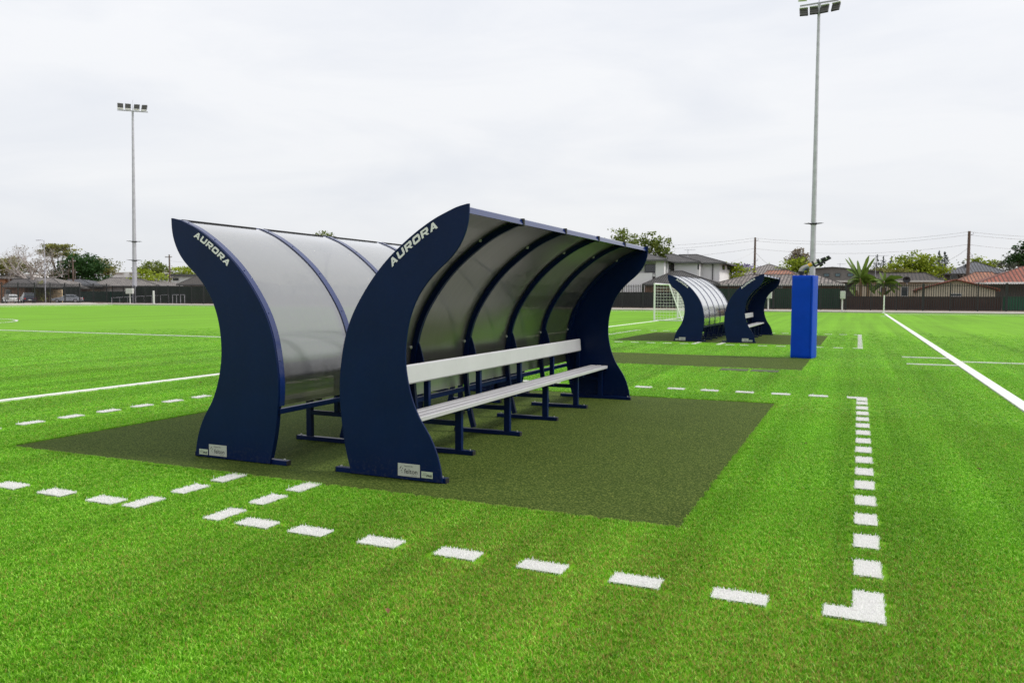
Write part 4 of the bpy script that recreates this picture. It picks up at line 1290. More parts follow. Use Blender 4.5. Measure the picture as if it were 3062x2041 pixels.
h.roof(xl - 1, xc + .5, 103.3, 117.6, 6.44, 7.61, ROOF_GREY, rx0=xl + 4, rx1=-27.53, ry=110)
h.roof(xc + .1, xm + .5, 107.3, 118, 6.26, 7.61, ROOF_GREY, rx0=-25.63, rx1=-24.47, ry=113)
h.roof(xm - .4, xr + .9, 109.2, 121.2, 6.19, 7.61, ROOF_GREY, rx0=-24.12, rx1=-21.52, ry=115)
h.roof(-25.75, -16.02, 100.6, 107.2, 3.18, 4.93, ROOF_GREY, rx0=-22.90, rx1=-21.61, ry=105.5)
h.wall(-25.66, -16.55, 101.3, 107, .17, 3.08, M_BRICK)
h.antenna(-22.22, 112, 6.95, 8.22)
# -- long low house with brown-grey tiles (behind green fence)
h = House('low brick house with brown-grey tiled roof behind the green fence', -9.56, 106)
h.wall(-16.28, -2.13, 102.2, 112, .17, 3.10, M_BRICK)
h.roof(-17.05, -1.68, 101.3, 113, 3.14, 4.42, ROOF_BG, rx0=-13.20, rx1=-5.01, ry=107, fascia=M_FASW)
h.window(-9.44, -8.58, 2.65, 3.02, 102.15, M_FRAME, 2)
# -- grey pyramid-roofed house behind it
h = House('house with plain grey pyramid roof behind the small orange roof', -14.12, 140)
h.wall(-17.99, -8.84, 135, 150, .17, 5.04, M_GBRICK)
h.roof(-18.50, -8.37, 134, 152, 5.10, 7.15, ROOF_TAUPE, rx0=-14.54, rx1=-14.21, ry=143)
h = House('small house with orange tiled roof beside the water cannon', -10.77, 125)
h.wall(-12.75, -8.68, 122, 130, .17, 4.71, M_CREAM)
h.roof(-13.02, -8.36, 121.4, 131, 4.79, 5.52, ROOF_ORG, rx0=-12.79, rx1=-9.79, ry=126)
# -- modern grey flat-roofed building
h = House('modern grey two-storey building with flat roof behind the banana plants', -1.29, 130)
h.put(MB().prism([(-6.02, .17), (3.17, .17), (3.13, 5.23), (-0.78, 5.61), (-2.15, 5.82), (-3.66, 5.96), (-6.06, 5.77)], 126, 138), 'wall', M_GBRICK)
h.put(MB().prism([(-6.11 - .2, 5.74), (-3.66, 5.92), (-2.15, 5.79), (-0.78, 5.58), (3.18, 5.21), (3.18, 5.28), (-0.79, 5.66), (-2.15, 5.89), (-3.66, 6.02), (-6.11 - .2, 5.83)], 125.6, 138.3), 'roof', M_FASC)
M_BGLASS = mat('blue_glass', (.06, .12, .14), rough=.1, spec=.8)
for a, b in ((2463, 2480), (2497, 2513), (2534, 2552)):
    h.window({2463: -4.83, 2497: -3.26, 2534: -1.58}[a], {2480: -4.04, 2513: -2.53, 2552: -0.76}[b], 4.56, 5.05, 125.95, M_DFRAME, 2, M_BGLASS)
h.put(MB().box(-4.01, -0.28, 120, 126, 3.64, 3.90), 'carport_roof', M_FASW)
h.antenna(-2.64, 127, 5.71, 6.56, 1.2)
# -- brown-tiled house
h = House('cream house with dark brown tiled roof behind the banana plants and brown fence', 5.53, 114)
h.wall(-0.33, 9.15, 112.6, 121, .17, 3.55, M_CREAM)
h.roof(-0.34, 9.64, 112, 122, 3.69, 4.78, ROOF_BRN, rx0=2.92, rx1=7.91, ry=117, fascia=M_FASW)
h.window(4.96, 5.81, 1.67, 2.95, 112.5, M_FRAME, 1)
h.window(2.55, 3.33, 2.00, 2.87, 112.5, M_FRAME, 2)
h.put(MB().tube([(5.54, 111, 3.10), (5.54, 111, 3.61)], .05, 6), 'dish_stand', M_GALV)
dm = MB(); cx_, cz_ = 5.49, 3.77
rings = []
for j in range(4):
    r_ = .46 * (1 - j / 3.0) + .001; rings.append([(cx_ + r_ * math.cos(q), 110.8 + .16 * (j / 3.0) ** 2, cz_ + r_ * .85 * math.sin(q)) for q in np.linspace(0, 6.2832, 17)[:-1]])
for j in range(3):
    o_ = len(dm.v); dm.v += rings[j] + rings[j + 1]
    dm.f += [(o_ + k, o_ + (k + 1) % 16, o_ + 16 + (k + 1) % 16, o_ + 16 + k) for k in range(16)]
h.put(dm, 'satellite_dish', M_BLACK)
h.antenna(1.97, 115, 3.91, 7.12, 2.4)
# -- slate hip house
h = House('two-storey dark brick house with slate hipped roof behind the right utility pole', 16.44, 145)
h.wall(12.40, 20.70, 141, 155, .17, 5.23, M_GBRICK)
h.roof(12.11, 21.05, 140, 156, 5.27, 7.28, ROOF_SLATE, rx0=16.97, rx1=17.44, ry=148)
h.window(13.07, 14.13, 4.46, 5.14, 140.9, M_FRAME, 2, M_BGLASS)
ac = h.put(MB().cbox(14.36, 14.96, 140.4, 140.95, 4.82, 5.20, .03), 'air_conditioner', M_WHITE)
MB().tube([(14.58, 140.37, 5.01), (14.58, 140.41, 5.01)], .17, 12).build('fan_grille', M_DFRAME, ac)
h.put(MB().tube([(15.46, 144, 6.27), (15.46, 144, 6.86)], .14, 8), 'flue', M_DFRAME)
# -- orange and red tiled houses
h = House('house with faded orange tiled roof between the shed and the slate roof', 14.96, 126)
h.wall(12.54, 18.09, 123, 133, .17, 3.42, M_CREAM)
h.roof(11.91, 18.69, 122, 134, 3.54, 5.08, ROOF_ORG, rx0=14.89, rx1=17.04, ry=128)
h = House('red tiled house with white awning at the right edge', 17.86, 114)
h.wall(14.38, 23.74, 110.5, 122, .17, 3.31, M_GBRICK)
h.roof(13.27, 24.00, 109.5, 123, 3.39, 5.43, ROOF_RED, rx0=18.63, rx1=21.58, ry=116, fascia=M_FASW)
h.put(MB().box(13.91, 23.20, 107.4, 110.4, 3.14, 3.30), 'awning', M_WHITE)
# -- cream shed
h = House('cream rendered gable shed with red tile verges behind the brown fence', 9.86, 101, cat='shed', name='shed')
ap = 3.49; ev = 2.42
h.put(MB().prism([(6.06, .17), (13.61, .17), (13.59, ev), (9.83, ap), (6.04, ev)], 99.5, 107), 'wall', M_CREAM)
h.roof(5.72, 14.05, 99.2, 107.4, ev - .05, ap + .10, ROOF_RED, gable=True, rx0=9.80)
h.window(9.29, 10.42, 1.68, 2.02, 99.42, M_FRAME, 2)
# verge tiles along the gable, each one a piece
for s_, xa in ((-1, 5.72), (1, 14.05)):
    xp_, n_ = 9.80, 16
    for i in range(n_):
        t0, t1 = i / n_, (i + .92) / n_
        P0 = (xa + (xp_ - xa) * t0, 99.12, ev + .02 + (ap - ev) * t0); P1 = (xa + (xp_ - xa) * t1, 99.12, ev + .06 + (ap - ev) * t1)
        h.put(MB().bar(P0, P1, .30, .10), 'verge_tile', mat('red_verge_tile', (.24, .075, .045), rough=.8, noise=.5, nscale=1.5))

# -- left side houses
h = House('house with grey-brown hipped roof behind the beige garage door', -138.66, 102)
h.wall(-144.74, -134.45, 99.3, 108, .17, 2.74, M_BRICK)
h.roof(-144.43, -132.65, 98.5, 109, 2.82, 4.71, ROOF_TAUPE, rx0=-146.42, rx1=-142.11, ry=103)
gd = h.put(MB().box(-134.77, -131.26, 96.8, 97.2, .17, 2.41), 'garage_door', M_BEIGE)
for i in range(6):
    z_ = .45 + i * .42
    MB().box(-134.73, -131.30, 96.77, 96.8, z_, z_ + .03).build('door_rib', M_BEIGE, gd)
for a, b in ((-143.68, -142.26), (-141.51, -140.58)):
    h.window(a, b, 1.54, 2.36, 99.25, M_FRAME, 2)
h = House('house with dark brown roof and verandah at the far left', -137.78, 96)
h.wall(-142.09, -136.43, 93.4, 100, .17, 2.74, M_BRICK)
h.roof(-141.30, -132.05, 92.6, 102, 2.97, 4.39, ROOF_DARK, rx0=-144.41, rx1=-140.85, ry=97)
h.window(-141.33, -139.95, 1.53, 2.38, 93.3, M_FRAME, 2)
h = House('orange brick house cut by the left edge', -170.84, 115)
h.wall(-178.21, -169.62, 112, 120, .17, 5.07, M_OBRICK)
h.roof(-178.07, -168.39, 111.5, 121, 5.05, 6.19, ROOF_TAUPE)
h = House('house with blue-grey roof behind the dark green screen', -136.86, 107)
h.wall(-141.45, -133.74, 104.4, 112, .17, 3.17, M_CREAM)
h.roof(-141.01, -131.62, 103.6, 113, 3.22, 4.55, ROOF_SLATE, rx0=-144.40, rx1=-140.56, ry=108)
h = House('wide low house with grey roof and pale boarded walls behind the meter box', -127.02, 110)
h.wall(-135.93, -119.37, 106.6, 116, .17, 3.18, M_PALE)
h.roof(-136.19, -116.89, 105.6, 117, 3.22, 4.88, ROOF_TAUPE, rx0=-136.03, rx1=-129.58, ry=111)
h = House('white flat-roofed building rising behind the light pole', -165.94, 144, cat='building', name='flat_roofed_building')
h.wall(-171.43, -160.24, 140, 150, .17, 6.78, M_LITWHITE)
h.put(MB().box(-166.39, -164.78, 139.5, 140, .17, 6.89), 'stair_tower', M_LITWHITE)
h.put(MB().box(-171.64, -159.99, 139.6, 150.4, 6.78 + .02, 6.78 + .3), 'roof', M_FASW)
h = House('white house with two dark windows, left of the shelters', -126.71, 122)
h.wall(-132.08, -119.03, 118, 128, .17, 5.26, M_LITWHITE)
h.put(MB().prism([(-132.42, 5.29), (-117.98, 5.19), (-119.02, 5.56), (-130.72, 5.79)], 117.4, 128.5), 'roof', M_FASC)
h.window(-130.27, -128.34, 4.53, 5.01, 117.95, M_DFRAME, 2)
h.window(-126.87, -125.42, 4.45, 4.92, 117.95, M_DFRAME, 2)
h = House('pale house with dark brown roof just left of the shelter panel', -106.16, 108)
h.wall(-110.11, -99.13, 104.6, 114, .17, 3.35, M_PALE)
h.roof(-111.06, -96.34, 104, 115, 3.42, 5.08, ROOF_BRN, rx0=-111.74, rx1=-106.10, ry=109.5)
h = House('long white wall of a building beyond the bare tree', -197.55, 138, cat='building', name='building')
h.wall(-200.82, -194.45, 135, 142, .17, 6.53, M_LITWHITE)
h.put(MB().box(-200.95, -194.32, 134.8, 142.2, 6.53 + .02, 6.53 + .25), 'roof', M_FASW)

# ------------------------------------------------------------------ light poles, utility poles, wires
def light_pole(label, x, y, zb, top, r0, r1, collars, heads, rz):
    root = thing('floodlight_pole', label, 'light pole', (x, y, zb), rz)
    H = top - zb
    MB().tube([(0, 0, 0), (0, 0, H * .33), (0, 0, H * .66), (0, 0, H)], [r0, r0 + (r1 - r0) * .38, r0 + (r1 - r0) * .7, r1], 12).build('mast', M_GALV, root, smooth=True)
    for z in collars:
        m = MB().tube([(0, 0, z - .12), (0, 0, z + .05)], r0 * 1.06, 12)
        for q in range(12):
            a = 2 * math.pi * q / 12
            m.tube([(r0 * math.cos(a), r0 * math.sin(a), z), (r0 * 3.1 * math.cos(a), r0 * 3.1 * math.sin(a), z + .05)], [.05, .012], 5)
        m.build('spike_collar', M_BLACK, root)
    MB().tube([(0, 0, H), (0, 0, H + 1.9)], [.04, .015], 6).build('lightning_rod', M_GALV, root)
    span = heads[0]
    for (xo, zo) in heads[1]:
        pass
    for row, zrow in heads[2]:
        MB().bar((-span / 2 - .5, 0, H + zrow), (span / 2 + .5, 0, H + zrow), .14, .14).build('cross_arm', M_GALV, root)
        for (xo, dz, tilt, yaw_) in row:
            f = MB()
            ob = None
            f.cbox(-.44, .44, -.10, .10, -.48, .48, .03)
            ob = f.build('floodlight', M_BLACK, root)
            ob.location = (xo, -.25, H + zrow + dz); ob.rotation_euler = (tilt, 0, yaw_)
            for q in range(3):
                MB().box(-.40, .40, -.115, -.101, -.45 + q * .31, -.22 + q * .31).build('lens', mat('lamp_lens', (.05, .05, .04), rough=.3), ob)
            MB().box(-.45, .45, -.18, .06, -.60 if dz > 0 else .50, -.50 if dz > 0 else .60).build('bracket', M_WHITE, ob)
    return root
rowL = [(-1.85, .66, R(-20), R(12)), (-.68, .66, R(-20), R(6)), (.68, .66, R(-20), R(-6)), (1.85, .66, R(-20), R(-12))]
zt = 32.48
lp_ = light_pole('tall grey floodlight pole with four lamps on the left', -113.28, 97, .17, zt, .40, .16, (7.41 - .17, 10.59 - .17), (3.7, [], [(rowL, 0.0)]), R(40))
lp_.rotation_euler = (0, .0125, R(40))
rowT = [(-1.75, .85, R(-28), R(14)), (-.55, .85, R(-28), R(8)), (.60, .85, R(-28), R(-8)), (1.75, .85, R(-28), R(-14))]
rowB = [(-1.55, -.85, R(-28), R(14)), (-.50, -.85, R(-28), R(8)), (.60, -.85, R(-28), R(-8)), (1.75, -.80, R(-28), R(-14))]
light_pole('tall grey floodlight pole rising behind the blue pad, lamps at the top edge', -4.84, 95, .17, 34.01, .34, .15, (9.79 - .17,), (3.0, [], [(rowT + rowB, 0.0)]), R(-4))

st = thing('street_light', 'slim white street light with short arm at the far left', 'street light', (-128.79, 92, .17))
H_ = 10.82 - .17
MB().tube([(0, 0, 0), (0, 0, H_)], [.11, .06], 8).build('mast', M_GALV, st, smooth=True)
MB().tube([(0, 0, H_), (-.6, 0, H_ + .10), (-1.2, 0, H_ + .12)], .045, 6).build('arm', M_GALV, st, smooth=True)
MB().cbox(-1.95, -1.15, -.14, .14, H_ + .05, H_ + .16, .03).build('lamp_head', M_GALV, st)

M_TIMBER = mat('weathered_timber', (.135, .095, .075), rough=.9, noise=.3, nscale=1.5)
def utility_pole(label, x, y, top, r=.19, arms=(), trans=False):
    root = thing('utility_pole', label, 'utility pole', (x, y, .17)); H = top - .17
    MB().tube([(0, 0, 0), (0, 0, H * .5), (0, 0, H)], [r, r * .85, r * .68], 10).build('mast', M_TIMBER, root, smooth=True)
    for z, half in arms:
        a = MB().bar((-half, -.2, H - z), (half, -.2, H - z), .12, .12).build('cross_arm', M_TIMBER, root)
        for q in (-.9, -.45, .45, .9):
            MB().tube([(q * half, -.2, H - z + .06), (q * half, -.2, H - z + .26)], [.06, .04], 6).build('insulator', M_PALE, a)
    if not arms:
        for z in (.5, 3.6):
            MB().tube([(r * .7, -.1, H - z), (r * .7 + .3, -.1, H - z), (r * .7 + .3, -.1, H - z + .3)], .035, 6).build('bracket', M_GALV, root)
    if trans:
        for xx in (-.9, .9):
            MB().bar((xx, -.25, H * .52), (xx, -.25, H * .74), .1, .1).build('frame_post', M_TIMBER, root)
        for zz in (.52, .74):
            MB().bar((-1.0, -.3, H * zz), (1.0, -.3, H * zz), .12, .12).build('frame_bar', M_TIMBER, root)
    return root
utility_pole('timber power pole standing behind the cream shed on the right', 14.07, 128, 10.88, .26)
utility_pole('timber power pole between the white house and the small distant shelter', -14.98, 128, 10.77, .21)
utility_pole('power pole with frame in front of the dark green tree on the left', -140.30, 106, 8.65, .20, ((.7, 1.0),), True)
utility_pole('power pole with three cross-arms above the white house, left of the shelters', -125.66, 116, 9.52, .20, ((.5, .9), (5.5 * .62, 1.3), (4.6, 1.1)))
M_WIRE = mat('wire', (.52, .52, .53), rough=.6)
def wire(a, b, sag, label, r=.020):
    a, b = Vector(a), Vector(b); n = 14
    m = MB().tube([tuple(a.lerp(b, i / n) - Vector((0, 0, sag * 4 * (i / n) * (1 - i / n)))) for i in range(n + 1)], r, 5)
    o = m.build('power_line', M_WIRE, None, smooth=True)
    tag(o, label, 'power line', 'overhead power lines')
A_ = 128
for p, q, s_, l_ in (((-15.10, 128, 10.66), (13.96, 128, 10.79), .9, 'topmost overhead wire between the two timber power poles'), ((-15.04, 128, 10.24), (13.98, 128, 10.37), .9, 'second overhead wire between the two timber power poles'),
                     ((-15.02, 128, 9.05), (13.98, 128, 9.01), 1.0, 'lowest overhead wire between the two timber power poles'), ((-41.03, 128, 10.05), (-15.10, 128, 10.66), .5, 'topmost wire from the left timber pole over the white house'),
                     ((-41.03, 128, 9.31), (-15.09, 128, 10.25), .5, 'second wire from the left timber pole over the white house'), ((-34.05, 128, 7.68), (-15.07, 128, 9.05), .3, 'lowest wire from the left timber pole towards the white house roof'),
                     ((13.96, 128, 10.79), (33.26, 128, 9.70), .5, 'topmost wire from the right timber pole to the right edge'), ((13.98, 128, 10.37), (33.28, 128, 9.26), .5, 'second wire from the right timber pole to the right edge'),
                     ((13.98, 128, 9.01), (33.34, 128, 7.73), .5, 'lowest wire from the right timber pole to the right edge'), ((13.96, 128, 8.49), (12.60, 138, 7.23), .1, 'thin service wire from the right pole down to the left'),
                     ((14.04, 128, 8.49), (16.32, 140, 6.95), .1, 'thin service wire from the right pole to the slate roof'), ((-15.11, 128, 8.58), (-17.42, 118, 6.51), .15, 'thin service wire from the left pole to the white house'),
                     ((-15.01, 128, 8.58), (-14.13, 140, 6.98), .1, 'thin service wire from the left pole to the grey pyramid roof'), ((-125.53, 116, 8.26), (-109.01, 116, 7.38), .2, 'overhead wire running right from the cross-armed pole on the left')):
    wire(p, q, s_, l_)

# ------------------------------------------------------------------ small things at the pitch edge
def meter_box(label, px0, px1, z0, z1, y, xp):
    root = thing('meter_box', label, 'meter box', (xp, y, .10))
    b = MB().cbox(px0 - xp, px1 - xp, -.18, .18, z0 - .1, z1 - .1, .02).build('cabinet', M_PALE, root)
    MB().box(px0 - xp + .08, px1 - xp - .08, -.20, -.181, z0, z1 - .2).build('cabinet_door', M_PALE, b)
    MB().tube([(0, 0, 0), (0, 0, z0 - .1)], .075, 8).build('pedestal', M_PALE, root, smooth=True)
meter_box('grey meter box on a post in front of the brown fence', -1.73, -1.24, 1.41, 2.20, 88, -1.52)
meter_box('grey meter box on a post between the distant shelter and the blue pad', -9.09, -8.47, 1.41, 2.16, 88, -8.82)
meter_box('grey meter box on a post beside the left floodlight pole', -106.91, -105.43, 1.72, 2.57, 90, -106.13)
bo = thing('bollard', 'white bollard post at the edge of the turf, left of the shelters', 'bollard', (-98.30, 87.6, .1))
MB().tube([(0, 0, 0), (0, 0, 2.13 - .12), (0, 0, 2.18 - .1)], [.14, .14, .08], 10).build('post', M_PALE, bo, smooth=True)
cp_ = thing('corner_post', 'thin white post where the far touchline meets the kerb', 'post', (2.33, 86.2, 0))
MB().tube([(0, 0, 0), (0, 0, 1.79)], .06, 8).build('pole', M_WHITE, cp_, smooth=True)
MB().tube([(0, 0, 0), (0, 0, .05)], .16, 10).build('base', M_WHITE, cp_, smooth=True)
sg = thing('notice_board', 'pale blank notice board on the far left fence', 'sign', (-114.92, 76, .3))
MB().box(-115.45 - -114.92, -114.39 - -114.92, -.02, .02, 0.77 - .3, 1.61 - .3).build('board', M_PALE, sg)
MB().bar((-.5, .03, 0), (-.5, .03, 1.56 - .3), .06, .06).build('post', M_GALV, sg)
MB().bar((.5, .03, 0), (.5, .03, 1.56 - .3), .06, .06).build('post', M_GALV, sg)
def handrail(label, x0, x1, y, za, zb_, n):
    root = thing('handrail', label, 'handrail', (x0, y, .19))
    for i in range(n + 1):
        t = i / n
        MB().tube([((x1 - x0) * t, 0, 0), ((x1 - x0) * t, 0, za + (zb_ - za) * t - .19)], .04, 6).build('upright', M_GALV, root, smooth=True)
    MB().tube([(0, 0, za - .19), (x1 - x0, 0, zb_ - .19)], .05, 6).build('top_rail', M_GALV, root, smooth=True)
handrail('long sloping galvanised handrail behind the fence, left of the shelters', -113.94, -101.03, 93, 1.04, 1.57, 7)
handrail('short galvanised hurdle behind the fence next to the long handrail', -100.24, -97.67, 93, 1.58, 1.58, 3)

# ------------------------------------------------------------------ parked cars
def car(label, loc, rz, paint, body_type='sedan'):
    root = thing('parked_car', label, 'car', loc, rz)
    M_P = mat('car_paint_' + paint[0], paint[1], rough=.25, metal=.3, coat=.6)
    hi = 1.42 if body_type == 'sedan' else 1.68
    L_ = 4.5; W_ = .88
    if body_type == 'sedan':
        low = [(-2.25, .35), (-2.22, .72), (-1.5, .88), (-.75, .95), (1.35, .98), (2.05, .92), (2.22, .72), (2.25, .35)]
        cab = [(-.85, .94), (-.15, hi - .03), (.35, hi), (1.05, hi - .06), (1.75, .97)]
    else:
        low = [(-2.25, .40), (-2.22, .85), (-1.5, 1.0), (-.95, 1.05), (2.15, 1.05), (2.22, .85), (2.25, .40)]
        cab = [(-1.0, 1.04), (-.35, hi - .04), (.2, hi), (1.75, hi - .05), (2.12, 1.04)]
    def loft(prof, wb, wt):
        m = MB(); z0 = min(z for x, z in prof); z1 = max(z for x, z in prof); n = len(prof)
        for s in (-1, 1):
            for x, z in prof:
                m.v.append((x, s * (wb + (wt - wb) * (z - z0) / (z1 - z0)), z))
        m.f.append(tuple(range(n))); m.f.append(tuple(range(2 * n - 1, n - 1, -1)))
        for i in range(n):
            j = (i + 1) % n; m.f.append((i, i + n, j + n, j))
        return m
    body = loft(low, W_, W_ * .93).build('body', M_P, root)
    cb_ = loft(cab, W_ * .90, W_ * .68).build('cabin', M_P, root)
    z0, z1 = cab[0][1] + .05, hi - .12
    for s in (-1, 1):
        xa, xb = cab[0][0] + .22, cab[-1][0] - .20
        mid = (xa + xb) / 2
        for (a, b, c, d) in ((xa, mid - .03, mid - .03, cab[1][0] + .10), (mid + .03, xb, cab[-2][0] + .02, mid + .03)):
            yb, yt = s * (W_ * .90 - .01 + .012), s * (W_ * .70 + .030)
            MB().add([(a, yb, z0), (b, yb, z0), (c, yt, z1), (d, yt, z1)], [(0, 1, 2, 3)]).build('side_window', M_GLASS, cb_, fix=False)
    e0, e1 = cab[0], cab[1]
    MB().add([(e0[0] + .08, -.68, e0[1] + .08), (e0[0] + .08, .68, e0[1] + .08), (e1[0] - .04, .55, e1[1] - .06), (e1[0] - .04, -.55, e1[1] - .06)], [(0, 1, 2, 3)]).build('windscreen', M_GLASS, cb_, fix=False)
    e0, e1 = cab[-1], cab[-2]
    MB().add([(e0[0] + .01, -.66, e0[1] + .10), (e0[0] + .01, .66, e0[1] + .10), (e1[0] + .08, .55, e1[1] - .08), (e1[0] + .08, -.55, e1[1] - .08)], [(0, 1, 2, 3)]).build('rear_window', M_GLASS, cb_, fix=False)
    for s in (-1, 1):
        for x in (-1.4, 1.35):
            wh = MB().tube([(x, s * (W_ - .20), .33), (x, s * (W_ + .02), .33)], .33, 16).build('wheel', M_BLACK, root)
            MB().tube([(x, s * (W_ + .021), .33), (x, s * (W_ + .035), .33)], .20, 12).build('rim', M_GALV, wh)
        MB().box(-2.27, -2.18, s * .55, s * .82, .62, .74).build('headlight', M_WHITE, root)
        MB().box(2.17, 2.27, s * .52, s * .82, .66, .84).build('tail_light', mat('red_lens', (.5, .01, .015), rough=.2), root)
    MB().box(2.252, 2.262, -.26, .26, .48, .60).build('number_plate', M_WHITE, root)
    return root
def face(ax, ay):
    return math.atan2(ay, ax)
car('white hatchback behind the fence at the left edge', (-117.81, 78.5, .16), R(-25), ('white', (.7, .7, .69)))
car('dark blue four-wheel drive with red tail lights behind the left fence', (-121.10, 83.5, .16), R(-28), ('navy', (.02, .025, .05)), 'suv')
car('silver sedan parked in front of the dark green screen', (-121.25, 90.5, .16), R(38), ('silver', (.30, .32, .36)))

# ------------------------------------------------------------------ trees
LEAF = {
 'olive': leaf_material('olive_leaves', (.095, .105, .026), (.300, .300, .070)),
 'lime': leaf_material('lime_leaves', (.095, .150, .008), (.430, .520, .035)),
 'dark': leaf_material('dark_leaves', (.010, .040, .008), (.050, .125, .026)),
 'mid': leaf_material('mid_leaves', (.070, .110, .018), (.270, .330, .065)),
 'brown': leaf_material('brown_leaves', (.120, .095, .065), (.340, .280, .180)),
 'purple': leaf_material('purple_blossom', (.120, .090, .200), (.320, .270, .460)),
 'pine': leaf_material('pine_needles', (.020, .040, .030), (.075, .110, .080)),
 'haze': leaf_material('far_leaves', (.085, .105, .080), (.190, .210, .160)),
 'banana': leaf_material('banana_leaves', (.045, .095, .012), (.170, .260, .040)),
}
M_BARK = mat('bark', (.085, .065, .050), rough=.95, noise=.3, nscale=3)
M_GBARK = mat('grey_bark', (.40, .36, .34), rough=.95, noise=.25, nscale=3)

def leaf_cloud(mb_v, mb_f, tones, centre, rad, n, size, rg, clumps=None, flat=1.0):
    """leaf-sized faces in clumps through an ellipsoid"""
    nc = clumps or max(6, n // 40)
    u = rg.normal(size=(nc, 3)); u /= np.linalg.norm(u, axis=1, keepdims=True)
    rr_ = rg.uniform(.25, .78, (nc, 1)) ** .5
    cc = u * rr_ * np.array(rad) + np.array(centre)
    ct = rg.uniform(0, 1, nc)
    which = rg.integers(0, nc, n)
    spread = np.array(rad) * (1.05 / nc ** .36)
    P = cc[which] + rg.normal(size=(n, 3)) * spread * np.array([.55, .55, .42 * flat])
    nrm = rg.normal(size=(n, 3)) + np.array([0, 0, .6]); nrm /= np.linalg.norm(nrm, axis=1, keepdims=True)
    a = np.cross(nrm, rg.normal(size=(n, 3))); a /= np.linalg.norm(a, axis=1, keepdims=True); b = np.cross(nrm, a)
    s = size * rg.uniform(.5, 1.15, (n, 1))
    o = len(mb_v)
    Q = np.stack([P + a * s * .5, P + b * s * .32, P - a * s * .5, P - b * s * .32], 1).reshape(-1, 3)
    mb_v.extend(map(tuple, Q)); mb_f.extend([(o + 4 * i, o + 4 * i + 1, o + 4 * i + 2, o + 4 * i + 3) for i in range(n)])
    t = np.clip(ct[which] * .6 + rg.uniform(0, .4, n), 0, 1)
    tones.extend(np.repeat(t, 4))
def crown_object(v, f, t, material, parent, name='crown'):
    me = bpy.data.meshes.new(name); me.from_pydata(v, [], f); me.materials.append(material)
    ca = me.color_attributes.new('tone', 'FLOAT_COLOR', 'POINT')
    arr = np.ones((len(v), 4)); arr[:, 0] = t
    ca.data.foreach_set('color', arr.ravel())
    o = bpy.data.objects.new(name, me); col.objects.link(o); o.parent = parent
    return o
def branches(m, p, d, ln, r, depth, rg, tips):
    n = 4; pts = [Vector(p)]; dd = Vector(d).normalized()
    for i in range(n):
        dd = (dd + Vector(rg.normal(size=3)) * .13 + Vector((0, 0, .03))).normalized()
        pts.append(pts[-1] + dd * ln / n)
    m.tube(pts, [r * (1 - .45 * i / n) for i in range(n + 1)], 6 if r > .08 else 4, False)
    tips.append(pts[-1])
    if depth > 0:
        for k in range(3 if depth > 1 else 4):
            q = pts[2 + int(rg.integers(0, 3))] if k else pts[-1]
            nd_ = (dd + Vector(rg.normal(size=3)) * .62).normalized()
            branches(m, q, nd_, ln * rg.uniform(.55, .78), r * .52, depth - 1, rg, tips)
def tree(label, base, lobes, kind, n, size, seed, trunk=.25, bark=None, name='tree', limbs=4, clumps=None, flat=1.0):
    """lobes: (x, y, z, rx, ry, rz) in world metres"""
    rg = np.random.default_rng(seed)
    root = thing(name, label, 'tree' if name != 'shrub' else 'shrub', base)
    B = Vector(base); m = MB()
    v, f, t = [], [], []
    tot = sum(l[3] * l[5] for l in lobes)
    zs = min(l[2] for l in lobes) - B.z
    c0 = Vector((sum(l[0] for l in lobes) / len(lobes), sum(l[1] for l in lobes) / len(lobes), 0)) - Vector((B.x, B.y, 0))
    fork = max(.5, zs * .55)
    m.tube([(0, 0, 0), (c0.x * .1, c0.y * .1, fork * .5), (c0.x * .25, c0.y * .25, fork)], [trunk * 1.2, trunk, trunk * .8], 8, False)
    for l in lobes:
        c = Vector(l[:3]) - B
        st_ = Vector((c0.x * .25, c0.y * .25, fork)); mid = st_.lerp(c, .5) + Vector(rg.normal(size=3)) * .3
        m.tube([st_, mid, c], [trunk * .6, trunk * .4, trunk * .15], 6, False)
        for q in range(limbs):
            e = c + Vector(rg.normal(size=3)) * .5 * min(l[3:]); m.tube([mid.lerp(c, .6), e], [trunk * .2, trunk * .05], 4, False)
        leaf_cloud(v, f, t, tuple(c), l[3:], int(n * l[3] * l[5] / tot), size, rg, clumps, flat)
    m.build('trunk', bark or M_BARK, root, smooth=True, fix=False)
    crown_object(v, f, t, LEAF[kind], root)
    return root
def bare_tree(label, base, h, seed, r=.3, spread=.62, depth=4, leaves=None):
    rg = np.random.default_rng(seed)
    root = thing('bare_tree', label, 'tree', base); m = MB(); tips = []
    m.tube([(0, 0, 0), (.1, 0, h * .15), (0, 0, h * .28)], [r * 1.3, r, r * .85], 8, False)
    for k in range(6):
        a = k * 1.05 + rg.uniform(-.3, .3)
        branches(m, (0, 0, h * .26), (math.cos(a) * spread, math.sin(a) * spread, 1.0), h * .33, r * .55, depth, rg, tips)
    m.build('trunk', M_GBARK, root, smooth=True, fix=False)
    if leaves:
        v, f, t = [], [], []
        for tp in tips[::3]:
            leaf_cloud(v, f, t, tuple(tp), (.5, .5, .4), 5, .25, rg, 2)
        crown_object(v, f, t, LEAF[leaves], root)
    return root
